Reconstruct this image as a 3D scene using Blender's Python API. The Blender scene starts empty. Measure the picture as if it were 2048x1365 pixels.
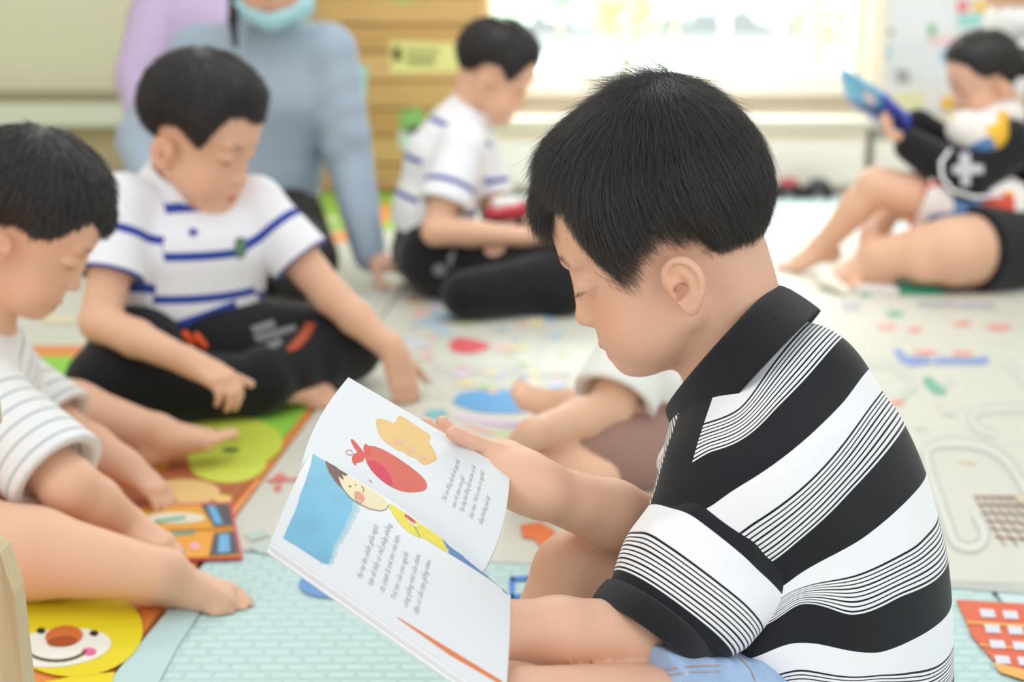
import bpy, math, random
import numpy as np
from mathutils import Vector, Matrix
from mathutils.bvhtree import BVHTree
from mathutils.geometry import delaunay_2d_cdt
random.seed(4); rng = np.random.default_rng(4)
SC = bpy.context.scene; COL = SC.collection

# ------------------------------------------------------------ camera, world, light, exposure
PITCH = math.radians(14.0); CAMZ = 0.63; FPX = 50.0/36.0*2048.0
cd = bpy.data.cameras.new('camera'); cam = bpy.data.objects.new('camera', cd); COL.objects.link(cam)
cam.location = (0, 0, CAMZ); cam.rotation_euler = (math.pi/2-PITCH, 0, 0)
cd.lens = 50; cd.sensor_width = 36; cd.clip_start = 0.05; cd.clip_end = 200
cd.dof.use_dof = True; cd.dof.focus_distance = 1.08; cd.dof.aperture_fstop = 4.0
SC.camera = cam
SC.view_settings.view_transform = 'Standard'; SC.view_settings.look = 'None'
SC.view_settings.exposure = 0.0; SC.view_settings.gamma = 1.0; SC.view_settings.use_curve_mapping = False
W = bpy.data.worlds.new('sky'); SC.world = W; W.use_nodes = True
W.node_tree.nodes['Background'].inputs[0].default_value = (0.93, 0.97, 1.0, 1)
W.node_tree.nodes['Background'].inputs[1].default_value = 0.80
def area(name, loc, target, size, power, col=(1, 1, 1)):
    l = bpy.data.lights.new(name, 'AREA'); l.shape = 'RECTANGLE'; l.size, l.size_y = size; l.energy = power; l.color = col
    o = bpy.data.objects.new(name, l); COL.objects.link(o); o.location = loc
    o.rotation_euler = (Vector(target)-Vector(loc)).to_track_quat('-Z', 'Y').to_euler(); return o
area('overhead_fill', (-0.6, 0.9, 2.9), (0, 1.6, 0), (2.4, 1.6), 15, (1, 0.98, 0.95))  # unseen overhead fill, added for soft light on the front group
area('overhead_fill', (0.7, 2.5, 2.3), (0.6, 4.7, 0.15), (2.6, 1.0), 27, (1, 0.97, 0.9))  # added fill aimed at the back wall and cabinet fronts
area('front_fill', (-2.7, -0.7, 1.5), (0, 1.4, 0.3), (2.2, 1.8), 31, (0.98, 0.98, 1.0))  # added side fill from behind the camera, left; no window modelled there
area('front_fill', (1.9, -1.5, 1.5), (0.2, 1.2, 0.3), (2.2, 1.8), 26, (1.0, 0.98, 0.95))  # added fill from the right, behind the camera, to lift the faces

FWD = np.array([0, math.cos(PITCH), -math.sin(PITCH)]); UPV = np.array([0, math.sin(PITCH), math.cos(PITCH)]); RT = np.array([1.0, 0, 0])
CAMP = np.array([0, 0, CAMZ])
def P(x, y, d):
    return CAMP + d*(FWD + (x-1024)/FPX*RT - (y-682.5)/FPX*UPV)
def G(x, y, z=0.0):
    r = FWD + (x-1024)/FPX*RT - (y-682.5)/FPX*UPV
    return CAMP + r*((z-CAMZ)/r[2])
def DG(x, y, z=0.0):
    return float((G(x, y, z)-CAMP) @ FWD)
def unit(v):
    v = np.asarray(v, float); return v/np.linalg.norm(v)
def A3(*v): return np.array(v, float)

# ------------------------------------------------------------ materials
def mat(name, col, rough=0.7, spec=0.3, bump=0.0, bscale=300.0, sss=0.0, var=0.0, vscale=8.0, sheen=0.0, metal=0.0, emit=0.0):
    m = bpy.data.materials.new(name); m.use_nodes = True; nt = m.node_tree; b = nt.nodes['Principled BSDF']
    b.inputs['Base Color'].default_value = (*col, 1); b.inputs['Roughness'].default_value = rough
    b.inputs['Specular IOR Level'].default_value = spec; b.inputs['Metallic'].default_value = metal
    if sheen: b.inputs['Sheen Weight'].default_value = sheen
    if sss:
        b.inputs['Subsurface Weight'].default_value = sss; b.inputs['Subsurface Radius'].default_value = (1, 0.35, 0.2); b.inputs['Subsurface Scale'].default_value = 0.006
    if emit:
        b.inputs['Emission Color'].default_value = (*col, 1); b.inputs['Emission Strength'].default_value = emit
    if bump or var:
        tc = nt.nodes.new('ShaderNodeTexCoord')
    if bump:
        n = nt.nodes.new('ShaderNodeTexNoise'); n.inputs['Scale'].default_value = bscale; n.inputs['Detail'].default_value = 2
        nt.links.new(tc.outputs['Object'], n.inputs['Vector'])
        bp = nt.nodes.new('ShaderNodeBump'); bp.inputs['Strength'].default_value = bump; bp.inputs['Distance'].default_value = 0.001
        nt.links.new(n.outputs['Fac'], bp.inputs['Height']); nt.links.new(bp.outputs['Normal'], b.inputs['Normal'])
    if var:
        n = nt.nodes.new('ShaderNodeTexNoise'); n.inputs['Scale'].default_value = vscale; n.inputs['Detail'].default_value = 4
        nt.links.new(tc.outputs['Object'], n.inputs['Vector'])
        mx = nt.nodes.new('ShaderNodeMix'); mx.data_type = 'RGBA'
        mx.inputs[6].default_value = (*[c*(1-var) for c in col], 1); mx.inputs[7].default_value = (*[min(1, c*(1+var)) for c in col], 1)
        nt.links.new(n.outputs['Fac'], mx.inputs[0]); nt.links.new(mx.outputs[2], b.inputs['Base Color'])
    return m
def mat_attr(name, rough=0.6, spec=0.3, sss=0.0, bump=0.0, bscale=300.0, sheen=0.0, attr='tint'):
    m = mat(name, (1, 1, 1), rough, spec, bump, bscale, sss, sheen=sheen); nt = m.node_tree
    a = nt.nodes.new('ShaderNodeAttribute'); a.attribute_name = attr
    nt.links.new(a.outputs['Color'], nt.nodes['Principled BSDF'].inputs['Base Color']); return m
def mat_stripes(name, period, stops, rough=0.85, bump=0.10, bscale=1800.0):
    """stripes knitted into a fabric: 'sc' is the length along the cloth"""
    m = mat(name, (1, 1, 1), rough, 0.15, bump, bscale, sheen=0.15); nt = m.node_tree
    a = nt.nodes.new('ShaderNodeAttribute'); a.attribute_name = 'sc'
    d = nt.nodes.new('ShaderNodeMath'); d.operation = 'DIVIDE'; d.inputs[1].default_value = period
    f = nt.nodes.new('ShaderNodeMath'); f.operation = 'FRACT'; r = nt.nodes.new('ShaderNodeValToRGB')
    nt.links.new(a.outputs['Fac'], d.inputs[0]); nt.links.new(d.outputs[0], f.inputs[0]); nt.links.new(f.outputs[0], r.inputs[0])
    cr = r.color_ramp; cr.interpolation = 'CONSTANT'
    cr.elements[0].position = 0; cr.elements[0].color = (*stops[0][1], 1)
    cr.elements.remove(cr.elements[1])
    for p, c in stops[1:]:
        e = cr.elements.new(p); e.color = (*c, 1)
    nt.links.new(r.outputs[0], nt.nodes['Principled BSDF'].inputs['Base Color']); return m

# ------------------------------------------------------------ objects
def obj(name, me, m=None, parent=None, **props):
    o = bpy.data.objects.new(name, me); COL.objects.link(o)
    if m is not None and me is not None and hasattr(me, 'materials'):
        for mm in (m if isinstance(m, (list, tuple)) else [m]): me.materials.append(mm)
    if parent is not None:
        o.parent = parent; o.matrix_parent_inverse = parent.matrix_basis.inverted()
    for k, v in props.items(): o[k] = v
    return o
def thing(name, label, cat, loc, group=None):
    o = bpy.data.objects.new(name, None); COL.objects.link(o); o.location = Vector([float(c) for c in loc]); o['label'] = label; o['category'] = cat
    o.empty_display_size = 0.05
    if group: o['group'] = group
    return o
def mesh_np(name, V, Fq, smooth=True, attrs=None):
    me = bpy.data.meshes.new(name); V = np.asarray(V, np.float32); Fq = np.asarray(Fq, np.int32); k = Fq.shape[1]
    me.vertices.add(len(V)); me.vertices.foreach_set('co', V.ravel())
    me.loops.add(Fq.size); me.loops.foreach_set('vertex_index', Fq.ravel())
    me.polygons.add(len(Fq)); me.polygons.foreach_set('loop_start', np.arange(0, Fq.size, k, dtype=np.int32))
    me.update(calc_edges=True)
    me.polygons.foreach_set('use_smooth', np.full(len(Fq), smooth, bool))
    for n, a in (attrs or {}).items():
        a = np.asarray(a, np.float32)
        if a.ndim == 1:
            at = me.attributes.new(n, 'FLOAT', 'POINT'); at.data.foreach_set('value', a)
        else:
            at = me.attributes.new(n, 'FLOAT_COLOR', 'POINT')
            at.data.foreach_set('color', np.concatenate([a, np.ones((len(a), 1), np.float32)], 1).ravel())
    me.validate(); return me
def mesh_py(name, V, Fc, smooth=False):
    me = bpy.data.meshes.new(name); me.from_pydata([tuple(map(float, v)) for v in V], [], Fc); me.update()
    if smooth: me.polygons.foreach_set('use_smooth', [True]*len(me.polygons))
    return me
def box_v(c, s, R=None):
    c = np.asarray(c, float); s = np.asarray(s, float)/2
    V = np.array([[x, y, z] for x in (-1, 1) for y in (-1, 1) for z in (-1, 1)], float)*s
    if R is not None: V = V @ np.asarray(R).T
    return V+c, [(0, 1, 3, 2), (4, 6, 7, 5), (0, 4, 5, 1), (2, 3, 7, 6), (0, 2, 6, 4), (1, 5, 7, 3)]
def box(name, c, s, m, parent=None, bev=0.0, R=None, **props):
    V, F = box_v(c, s, R); me = mesh_py(name, V, F); o = obj(name, me, m, parent, **props)
    if bev:
        b = o.modifiers.new('b', 'BEVEL'); b.width = bev; b.segments = 2
    return o

# ------------------------------------------------------------ implicit surfaces on a grid
class Field:
    def __init__(s, lo, hi, h, axes=None):
        if axes is None: axes = [np.arange(lo[i], hi[i]+h, h) for i in range(3)]
        s.ax = [np.asarray(a, np.float32) for a in axes]; s.A = np.full([len(a) for a in s.ax], 0.5, np.float32); s.h = h
    def _win(s, lo, hi):
        sl = []
        for i in range(3):
            a = int(np.searchsorted(s.ax[i], lo[i])); b = int(np.searchsorted(s.ax[i], hi[i]))
            if b <= a: return None
            sl.append(slice(a, b))
        X, Y, Z = s.ax[0][sl[0]][:, None, None], s.ax[1][sl[1]][None, :, None], s.ax[2][sl[2]][None, None, :]
        return tuple(sl), X, Y, Z
    def op(s, prim, k=0.0, mode='u', infl=0.0):
        fn, lo, hi = prim; m = max(k, 0.001)+3*s.h+abs(infl)
        w = s._win(np.asarray(lo)-m, np.asarray(hi)+m)
        if w is None: return
        sl, X, Y, Z = w; d = fn(X, Y, Z)-infl; a = s.A[sl]
        if mode == 'u':
            if k > 0:
                q = np.maximum(k-np.abs(a-d), 0); s.A[sl] = np.minimum(a, d)-q*q/(4*k)
            else: s.A[sl] = np.minimum(a, d)
        else:
            d = -d
            if k > 0:
                q = np.maximum(k-np.abs(a-d), 0); s.A[sl] = np.maximum(a, d)+q*q/(4*k)
            else: s.A[sl] = np.maximum(a, d)
    def clip(s, pt, n, k=0.004, lo=None, hi=None):
        """keep the side where (p-pt).n < 0"""
        n = unit(n); w = s._win(lo if lo is not None else [-99]*3, hi if hi is not None else [99]*3)
        sl, X, Y, Z = w; d = ((X-pt[0])*n[0]+(Y-pt[1])*n[1]+(Z-pt[2])*n[2]).astype(np.float32); a = s.A[sl]
        q = np.maximum(k-np.abs(a-d), 0); s.A[sl] = np.maximum(a, d)+q*q/(4*k)
    def mesh(s):
        A = s.A; A[0] = A[-1] = 0.5; A[:, 0] = A[:, -1] = 0.5; A[:, :, 0] = A[:, :, -1] = 0.5
        S = A < 0; nx, ny, nz = A.shape
        c = S[:-1, :-1, :-1].astype(np.uint8)
        c = c+S[1:, :-1, :-1]; c += S[:-1, 1:, :-1]; c += S[1:, 1:, :-1]; c += S[:-1, :-1, 1:]; c += S[1:, :-1, 1:]; c += S[:-1, 1:, 1:]; c += S[1:, 1:, 1:]
        act = (c > 0) & (c < 8); I, J, K = np.nonzero(act); n = len(I)
        ids = np.full(act.shape, -1, np.int32); ids[I, J, K] = np.arange(n)
        acc = np.zeros((n, 3), np.float32); cnt = np.zeros(n, np.float32)
        xs, ys, zs = s.ax
        def pos(i, j, k): return np.stack([xs[i], ys[j], zs[k]], 1)
        for ax in range(3):
            for u in (0, 1):
                for v in (0, 1):
                    o0 = [0, 0, 0]; o1 = [0, 0, 0]; others = [q for q in range(3) if q != ax]
                    o0[others[0]] = o1[others[0]] = u; o0[others[1]] = o1[others[1]] = v; o1[ax] = 1
                    i0 = (I+o0[0], J+o0[1], K+o0[2]); i1 = (I+o1[0], J+o1[1], K+o1[2])
                    a = A[i0]; b = A[i1]; m = (a < 0) != (b < 0); t = np.where(m, a/np.where(m, a-b, 1), 0)[:, None]
                    p = pos(*i0)*(1-t)+pos(*i1)*t; acc += np.where(m[:, None], p, 0); cnt += m
        V = acc/np.maximum(cnt, 1)[:, None]; F = []
        for ax in range(3):
            o = [q for q in range(3) if q != ax]
            sl0 = [slice(1, -1)]*3; sl1 = [slice(1, -1)]*3; sl0[ax] = slice(0, -1); sl1[ax] = slice(1, None)
            a = S[tuple(sl0)]; b = S[tuple(sl1)]; i, j, k = np.nonzero(a != b)
            idx = [i, j, k]
            for q in o: idx[q] = idx[q]+1
            sg = S[tuple(idx)]
            def cell(d0, d1):
                c = list(idx); c[o[0]] = c[o[0]]+d0; c[o[1]] = c[o[1]]+d1; return ids[tuple(c)]
            q = np.stack([cell(-1, -1), cell(0, -1), cell(0, 0), cell(-1, 0)], 1)
            fl = sg if ax != 1 else ~sg
            q[~fl] = q[~fl][:, ::-1]; F.append(q)
        return V, np.concatenate(F)
def rc(a, b, ra, rb):
    a = np.asarray(a, np.float32); b = np.asarray(b, np.float32); ba = b-a; L = float(ba@ba)+1e-9
    def f(X, Y, Z):
        x, y, z = X-a[0], Y-a[1], Z-a[2]; t = np.clip((x*ba[0]+y*ba[1]+z*ba[2])/L, 0, 1)
        return np.sqrt((x-t*ba[0])**2+(y-t*ba[1])**2+(z-t*ba[2])**2)-(ra+(rb-ra)*t)
    r = max(ra, rb); return f, np.minimum(a, b)-r, np.maximum(a, b)+r
def ec(a, b, ra, rb, lat, fa, fb=None):
    """cone of elliptic section: half-depth r, half-width r*f along lat"""
    fb = fa if fb is None else fb
    a = np.asarray(a, np.float32); b = np.asarray(b, np.float32); ba = b-a; L = float(ba@ba)+1e-9; l = unit(lat).astype(np.float32)
    def f(X, Y, Z):
        x, y, z = X-a[0], Y-a[1], Z-a[2]; t = np.clip((x*ba[0]+y*ba[1]+z*ba[2])/L, 0, 1)
        x = x-t*ba[0]; y = y-t*ba[1]; z = z-t*ba[2]; ql = x*l[0]+y*l[1]+z*l[2]; ff = fa+(fb-fa)*t
        r2 = x*x+y*y+z*z-ql*ql+(ql/ff)**2
        return np.sqrt(np.maximum(r2, 1e-12))-(ra+(rb-ra)*t)
    r = max(ra, rb)*max(fa, fb, 1); return f, np.minimum(a, b)-r, np.maximum(a, b)+r
def el(c, r, R=None):
    c = np.asarray(c, np.float32); r = np.asarray(r, np.float32); R = np.eye(3) if R is None else np.asarray(R)
    R = R.astype(np.float32)
    def f(X, Y, Z):
        x, y, z = X-c[0], Y-c[1], Z-c[2]
        q = [(x*R[0, i]+y*R[1, i]+z*R[2, i])/r[i] for i in range(3)]
        k0 = np.sqrt(q[0]**2+q[1]**2+q[2]**2)+1e-6; k1 = np.sqrt((q[0]/r[0])**2+(q[1]/r[1])**2+(q[2]/r[2])**2)+1e-6
        return k0*(k0-1)/k1
    e = np.sqrt(((R*r)**2).sum(1)); return f, c-e, c+e
def cutp(prim, pt, n):
    n = unit(n).astype(np.float32); f0, lo, hi = prim
    return (lambda X, Y, Z: np.maximum(f0(X, Y, Z), (X-pt[0])*n[0]+(Y-pt[1])*n[1]+(Z-pt[2])*n[2])), lo, hi
def ev(prim, V):
    return prim[0](V[:, 0], V[:, 1], V[:, 2])
def rotm(axis, ang):
    return np.array(Matrix.Rotation(ang, 3, Vector([float(c) for c in axis])))
def smooth_mesh(V, F, n=2, lam=0.5):
    E = np.concatenate([F[:, [0, 1]], F[:, [1, 2]], F[:, [2, 3]], F[:, [3, 0]]])
    deg = np.bincount(E[:, 0], minlength=len(V))[:, None].astype(np.float32)
    for _ in range(n):
        for l in (lam, -lam*0.9):
            S = np.stack([np.bincount(E[:, 0], weights=V[E[:, 1], i], minlength=len(V)) for i in range(3)], 1)
            V = V+l*(S/np.maximum(deg, 1)-V)
    return V.astype(np.float32)

def spline(p, m):
    p = np.array([p[0]]+list(p)+[p[-1]], float); out = []
    for i in range(1, len(p)-2):
        for t in np.linspace(0, 1, m, endpoint=False):
            a, b, c, d = p[i-1], p[i], p[i+1], p[i+2]; out.append(.5*((2*b)+(c-a)*t+(2*a-5*b+4*c-d)*t*t+(-a+3*b-3*c+d)*t**3))
    out.append(p[-2]); return [tuple(o) for o in out]
# ------------------------------------------------------------ anatomy
class Head:
    """local frame: origin at the ear canals, x forward, y left, z up; metres for a child of six"""
    def __init__(s, o, fwd, up, sc=1.0, hairline=None, top=0.022, hair_fn=None):
        s.o = np.asarray(o, float); f = unit(fwd); u = np.asarray(up, float); u = unit(u-f*(u@f)); l = np.cross(u, f)
        s.R = np.stack([f, l, u], 1); s.sc = sc
    def w(s, p): return s.o+s.R @ (np.asarray(p, float)*s.sc)
    def loc(s, V): return ((V-s.o) @ s.R)/s.sc
    def e(s, c, r, R=None):
        RR = s.R if R is None else s.R @ R
        return el(s.w(c), np.asarray(r)*s.sc, RR)
    def r(s, a, b, ra, rb): return rc(s.w(a), s.w(b), ra*s.sc, rb*s.sc)
    def base(s):
        return [(s.e((-.001, 0, .062), (.080, .071, .072)), 0),
                (s.e((.022, 0, .058), (.060, .059, .052)), .02),
                (s.e((.023, 0, -.002), (.057, .054, .056)), .02),
                (s.e((.040, 0, -.038), (.035, .034, .028)), .02),
                (s.e((.045, .028, -.025), (.029, .027, .031)), .014),
                (s.e((.045, -.028, -.025), (.029, .027, .031)), .014),
                (s.r((.004, .042, -.026), (.050, .010, -.050), .014, .014), .018),
                (s.r((.004, -.042, -.026), (.050, -.010, -.050), .014, .014), .018)]
    def add(s, F, detail=True, ears=True):
        for p, k in s.base(): F.op(p, k*s.sc)
        K = s.sc
        if detail:
            for y in (-1, 1):
                F.op(s.e((.083, .031*y, .026), (.012, .016, .011)), .010*K, 's')         # orbit
                F.op(s.e((.0665, .031*y, .0245), (.0125, .0145, .0105)), .004*K)          # lidded eye
                F.op(s.r((.077, .016*y, .045), (.070, .042*y, .044), .006, .005), .010*K)  # brow ridge
                F.op(s.e((.0815, .0085*y, -.0090), (.0068, .0065, .0058)), .004*K)         # nostril wing
                F.op(s.e((.0840, .006*y, -.0145), (.003, .002, .0025)), .002*K, 's')
            F.op(s.r((.077, 0, .030), (.0850, 0, .000), .0065, .0070), .009*K)
            F.op(s.e((.0868, 0, -.0058), (.0086, .0078, .0078)), .005*K)
            F.op(s.e((.0725, 0, -.029), (.011, .021, .014)), .010*K)                       # muzzle
            for y in (-1, 1):
                F.op(s.r((.0810, 0, -.0325), (.0745, .011, -.0355), .0048, .0028), .003*K)  if y > 0 else F.op(s.r((.0810, 0, -.0325), (.0745, -.011, -.0355), .0048, .0028), .003*K)
                F.op(s.r((.0770, 0, -.0420), (.0715, .010*y, -.0392), .0052, .0028), .003*K)
            F.op(s.r((.0850, -.011, -.0376), (.0850, .011, -.0376), .0014, .0014), .0015*K, 's')
            F.op(s.e((.062, 0, -.053), (.017, .019, .013)), .012*K)                       # chin
        if ears:
            for y in (-1, 1):
                # ear frame: a plane leaning outwards
                def q(x, z, o=0.0):
                    x *= .88; z *= .87; c, si = math.cos(.10), math.sin(.10); x, z = x*c+z*si*-1, x*si*1+z*c
                    lift = .0095+max(0, (-x+.012))*.34+o
                    return (x-.006, y*(.0605+lift), z-.001)
                F.op(s.e(q(-.001, .002, -.0035), (.0130, .0044, .0192), rotm((0, 0, 1), y*.33)), .004*K)
                rim = [(.0115, .002), (.0130, .010), (.0100, .0185), (.0020, .0240), (-.0075, .0228), (-.0140, .0155), (-.0160, .005), (-.0135, -.006), (-.0085, -.0145), (-.003, -.020)]
                rim = spline(rim, 4)
                for i_, (a, b) in enumerate(zip(rim[:-1], rim[1:])):
                    t = i_/len(rim); r_ = .0030-.0009*max(0, t-.6)*2.5; F.op(s.r(q(*a, -.0004), q(*b, -.0004), r_, r_), .0030*K)
                F.op(s.r(q(.0115, .002, -.001), q(.002, .0005, -.003), .0026, .0012), .002*K)     # helix root
                gr = spline([(.0085, .0125), (.0035, .0195), (-.0045, .0190), (-.0105, .0130), (-.0122, .005), (-.0105, -.004)], 4)
                for a, b in zip(gr[:-1], gr[1:]): F.op(s.r(q(*a, .0030), q(*b, .0030), .0017, .0017), .0012*K, 's')
                F.op(s.e(q(-.0005, -.0185, -.0012), (.0066, .0034, .0070)), .004*K)        # lobe
                F.op(s.e(q(.0022, -.0035, .0000), (.0072, .0058, .0068)), .0035*K, 's')       # concha
                F.op(s.e(q(.0055, .0008, -.0030), (.0022, .0050, .0022)), .0015*K, 's')       # canal
                ah = spline([(-.001, .0165), (-.0065, .012), (-.0088, .004), (-.0080, -.004), (-.0045, -.0095), (.0015, -.0115)], 4)
                for a, b in zip(ah[:-1], ah[1:]): F.op(s.r(q(*a, -.0012), q(*b, -.0012), .0027, .0027), .0028*K)
                F.op(s.r(q(.0050, .0105, -.0015), q(-.003, .0125, -.0012), .0016, .0026), .003*K)
                F.op(s.e(q(.0102, -.0035, -.0005), (.0032, .0034, .0046)), .0028*K)          # tragus
    def tint(s, V, skin, T, lips=(0.62, 0.26, 0.22), brow=True, lash=.95, lt=.0012, ba=.6):
        L = s.loc(V); x, y, z = L[:, 0], np.abs(L[:, 1]), L[:, 2]
        near = np.linalg.norm(L-np.array([0.02, 0, .03]), axis=1) < .14
        def mix(m, c, a=1.0):
            nonlocal T
            m = (np.clip(m, 0, 1)*near*a)[:, None]; T = T*(1-m)+np.array(c)*m; return T
        mix(1-np.sqrt(((x-.055)/.04)**2+((y-.045)/.026)**2+((z+.010)/.028)**2), (skin[0]*1.0, skin[1]*.78, skin[2]*.76), .45)
        mix((1-np.sqrt(((y)/.0155)**2+((z+.0376)/.0092)**2))*2.5*(x > .066), lips, .9)
        mix((1-np.sqrt((y/.014)**2+((z+.0376)/.0013)**2))*3*(x > .068), (.25, .07, .06), .7)
        if lash: mix((1-np.sqrt(((y-.031)/.0135)**2+((z-.0185-.10*(y-.031)**2/.02)/lt)**2))*3*(x > .055), (.05, .03, .025), lash)
        if brow: mix((1-np.sqrt(((y-.031)/.017)**2+((z-.046)/.0034)**2))*1.5*(x > .05), (.16, .09, .07), ba)
        mix((1-np.sqrt(((x+.0005)/.0032)**2+((z)/.0032)**2))*2*(y > .058), (.28, .10, .06), .8)  # ear canal darkened in the colour, standing for its cavity shade
        mix((1-np.sqrt(((x+.002)/.02)**2+((z-.001)/.027)**2))*2*(y > .064), (skin[0]*1.0, skin[1]*.84, skin[2]*.80), .45)
        return T
    # hair: a shell over the skull, cut by a hairline z = h(x)
    def hairshell(s, hl, tfn, h=0.0025, noise=0.0015, seed=0):
        F = Field(s.o-.17*s.sc, s.o+.2*s.sc, h)
        X, Y, Z = F.ax[0][:, None, None], F.ax[1][None, :, None], F.ax[2][None, None, :]
        D = s.skull(X, Y, Z)
        lx, ly, lz = s.local3(X, Y, Z)
        t = tfn(lx, ly, lz-np.interp(lx, hl[0], hl[1]), lz)
        F.A = (D-t).astype(np.float32)
        V, Q = F.mesh(); return V, Q
    def local3(s, X, Y, Z):
        x, y, z = X-s.o[0], Y-s.o[1], Z-s.o[2]
        return [(x*s.R[0, i]+y*s.R[1, i]+z*s.R[2, i])/s.sc for i in range(3)]
    def skull(s, X, Y, Z):
        D = None
        for p, k in s.base()[:4]:
            d = p[0](X, Y, Z)
            if D is None: D = d
            else:
                k = k*s.sc; q = np.maximum(k-np.abs(D-d), 0); D = np.minimum(D, d)-q*q/(4*k)
        return D
    def skull_n(s, V):
        e = 0.001; f = lambda W: s.skull(W[:, 0], W[:, 1], W[:, 2])
        g = np.stack([f(V+np.eye(3)[i]*e)-f(V-np.eye(3)[i]*e) for i in range(3)], 1); return g/np.maximum(np.linalg.norm(g, axis=1), 1e-9)[:, None]

def hand(F, wrist, d, n, side, L=0.125, curl=(0.3, 0.5, 0.4), tcurl=0.4, tdir=None, spread=0.08, k=0.006, rs=1.0, wr=0.019, curls=None):
    """d: wrist->fingers, n: out of the palm, side: +1/-1 the side of the thumb along cross(d, n)"""
    d = unit(d); n = unit(np.asarray(n, float)-d*(np.asarray(n, float)@d)); t = np.cross(d, n)*side; w = np.asarray(wrist, float); u = L/0.125
    kn = []; order = [(.0165, .052, .041, .0062), (.0055, .055, .046, .0064), (-.0055, .053, .043, .0062), (-.0155, .048, .034, .0055)]
    for i, (off, fw, fl, fr) in enumerate(order):
        b = w+t*off*.6*u+d*.008*u; kp = w+t*off*u+d*fw*u-n*.001
        F.op(rc(b, kp, .0105*u*rs, .0088*u*rs), k*1.6); kn.append(kp)
    F.op(rc(w-d*.012*u, w+d*.02*u, wr*u*.88, .0145*u), k*2)
    F.op(rc(w+t*.010*u+n*.004*u+d*.012*u, w+t*.020*u+n*.004*u+d*.030*u, .0105*u, .0095*u), k*2)
    tips = []
    for i, (off, fw, fl, fr) in enumerate(order):
        c3 = curls[i] if curls else curl
        a = spread*(1.5-i)*.9; dd = unit(d*math.cos(a)+t*math.sin(a)); p = kn[i]; ang = 0.0
        for j, (fr_l, cj) in enumerate(zip((.46, .30, .24), c3)):
            ang += cj; v = dd*math.cos(ang)+n*math.sin(ang); q = p+v*fl*fr_l*u*1.12
            F.op(rc(p, q, fr*u*rs*(1-.07*j), fr*u*rs*(1-.07*(j+1))), .0016 if j else .003); p = q
        tips.append(p)
    tb = w+t*.016*u+d*.016*u+n*.004*u
    td = unit(d*.62+t*.62+n*.35) if tdir is None else unit(tdir)
    p = tb; ax = unit(np.cross(td, d)+1e-6)
    for j, (ln, r) in enumerate(((.026, .0088), (.020, .0072), (.017, .0066))):
        q = p+td*ln*u; F.op(rc(p, q, r*u*rs, r*.90*u*rs), .006 if j == 0 else .002); p = q
        td = unit(td*math.cos(tcurl*.6)+unit(d*.8+n*.35*0)*math.sin(tcurl*.6))
    tips.append(p); return tips
def foot(F, ankle, toe, up, side, L=0.165, k=0.008, tw=1.0, lift=0.0):
    """ankle joint, direction to the toes, up (instep) direction; side=+1 when the big toe lies along cross(toe, up)"""
    f = unit(toe); u = np.asarray(up, float); u = unit(u-f*(u@f)); t = np.cross(f, u)*side; a = np.asarray(ankle, float); s = L/.165
    h = a-u*.030*s-f*.020*s
    F.op(rc(a+u*.006*s, h+u*.006*s, .022*s, .021*s), k*1.5)
    F.op(rc(h+u*.004*s, h+f*.06*s, .020*s, .016*s), k)
    F.op(rc(a+f*.006*s, a+f*.070*s-u*.030*s+t*.006*s, .021*s, .015*s), k*1.8)
    F.op(rc(a+f*.01*s-u*.015*s-t*.008*s, a+f*.068*s-u*.036*s-t*.016*s, .018*s, .012*s), k*1.5)
    F.op(rc(a+f*.068*s-u*.035*s+t*.018*s, a+f*.066*s-u*.037*s-t*.018*s, .0145*s, .011*s), k)
    for i, (o, st, ln, r) in enumerate(((.021, .074, .034, .0098), (.007, .082, .024, .0066), (-.003, .080, .021, .0062), (-.012, .075, .019, .0058), (-.0205, .068, .016, .0056))):
        b = a+f*st*s-u*.036*s+t*o*s; e = b+f*ln*s*tw-u*.003*s; m = (b+e)/2+u*.003*s
        F.op(rc(b, m, r*1.05*s, r*.9*s), .003); F.op(rc(m, e, r*.9*s, r*s), .0016)
def field_for(pts, pad, h):
    p = np.array(pts); return Field(p.min(0)-pad, p.max(0)+pad, h)
# ------------------------------------------------------------ flat print helpers
def decal(name, bvhs, polys, m, par, off=.0003, step=None, px=True, proj=None, thin=True):
    """flat print: outlines laid onto the surface they belong to"""
    V, F = [], []
    for poly in polys:
        pts = [Vector(p) for p in poly]; n = len(pts); xs = [p.x for p in pts]; ys = [p.y for p in pts]; extra = []
        if step:
            extra = [Vector((x+.01, y+.013)) for x in np.arange(min(xs)+step*.5, max(xs), step) for y in np.arange(min(ys)+step*.5, max(ys), step)]
        r = delaunay_2d_cdt(pts+extra, [], [list(range(n))], 1, 1e-4)
        b = len(V); ok = []
        for p in r[0]:
            w = proj(p.x, p.y)
            V.append(w if w is not None else (0, 0, -9)); ok.append(w is not None)
        for f in r[2]:
            if all(ok[i] for i in f): F.append([b+i for i in f])
    if not F: return None
    me = mesh_py(name, V, F); bm_clean(me); return obj(name, me, m, par)
def bm_clean(me):
    import bmesh
    b = bmesh.new(); b.from_mesh(me); bmesh.ops.delete(b, geom=[v for v in b.verts if not v.link_faces], context='VERTS')
    bmesh.ops.recalc_face_normals(b, faces=b.faces); b.to_mesh(me); b.free()
def chaikin(p, n=2):
    for _ in range(n):
        q = []
        for a, b in zip(p, p[1:]+p[:1]): q += [(a[0]*.78+b[0]*.22, a[1]*.78+b[1]*.22), (a[0]*.22+b[0]*.78, a[1]*.22+b[1]*.78)]
        p = q
    return p
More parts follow.
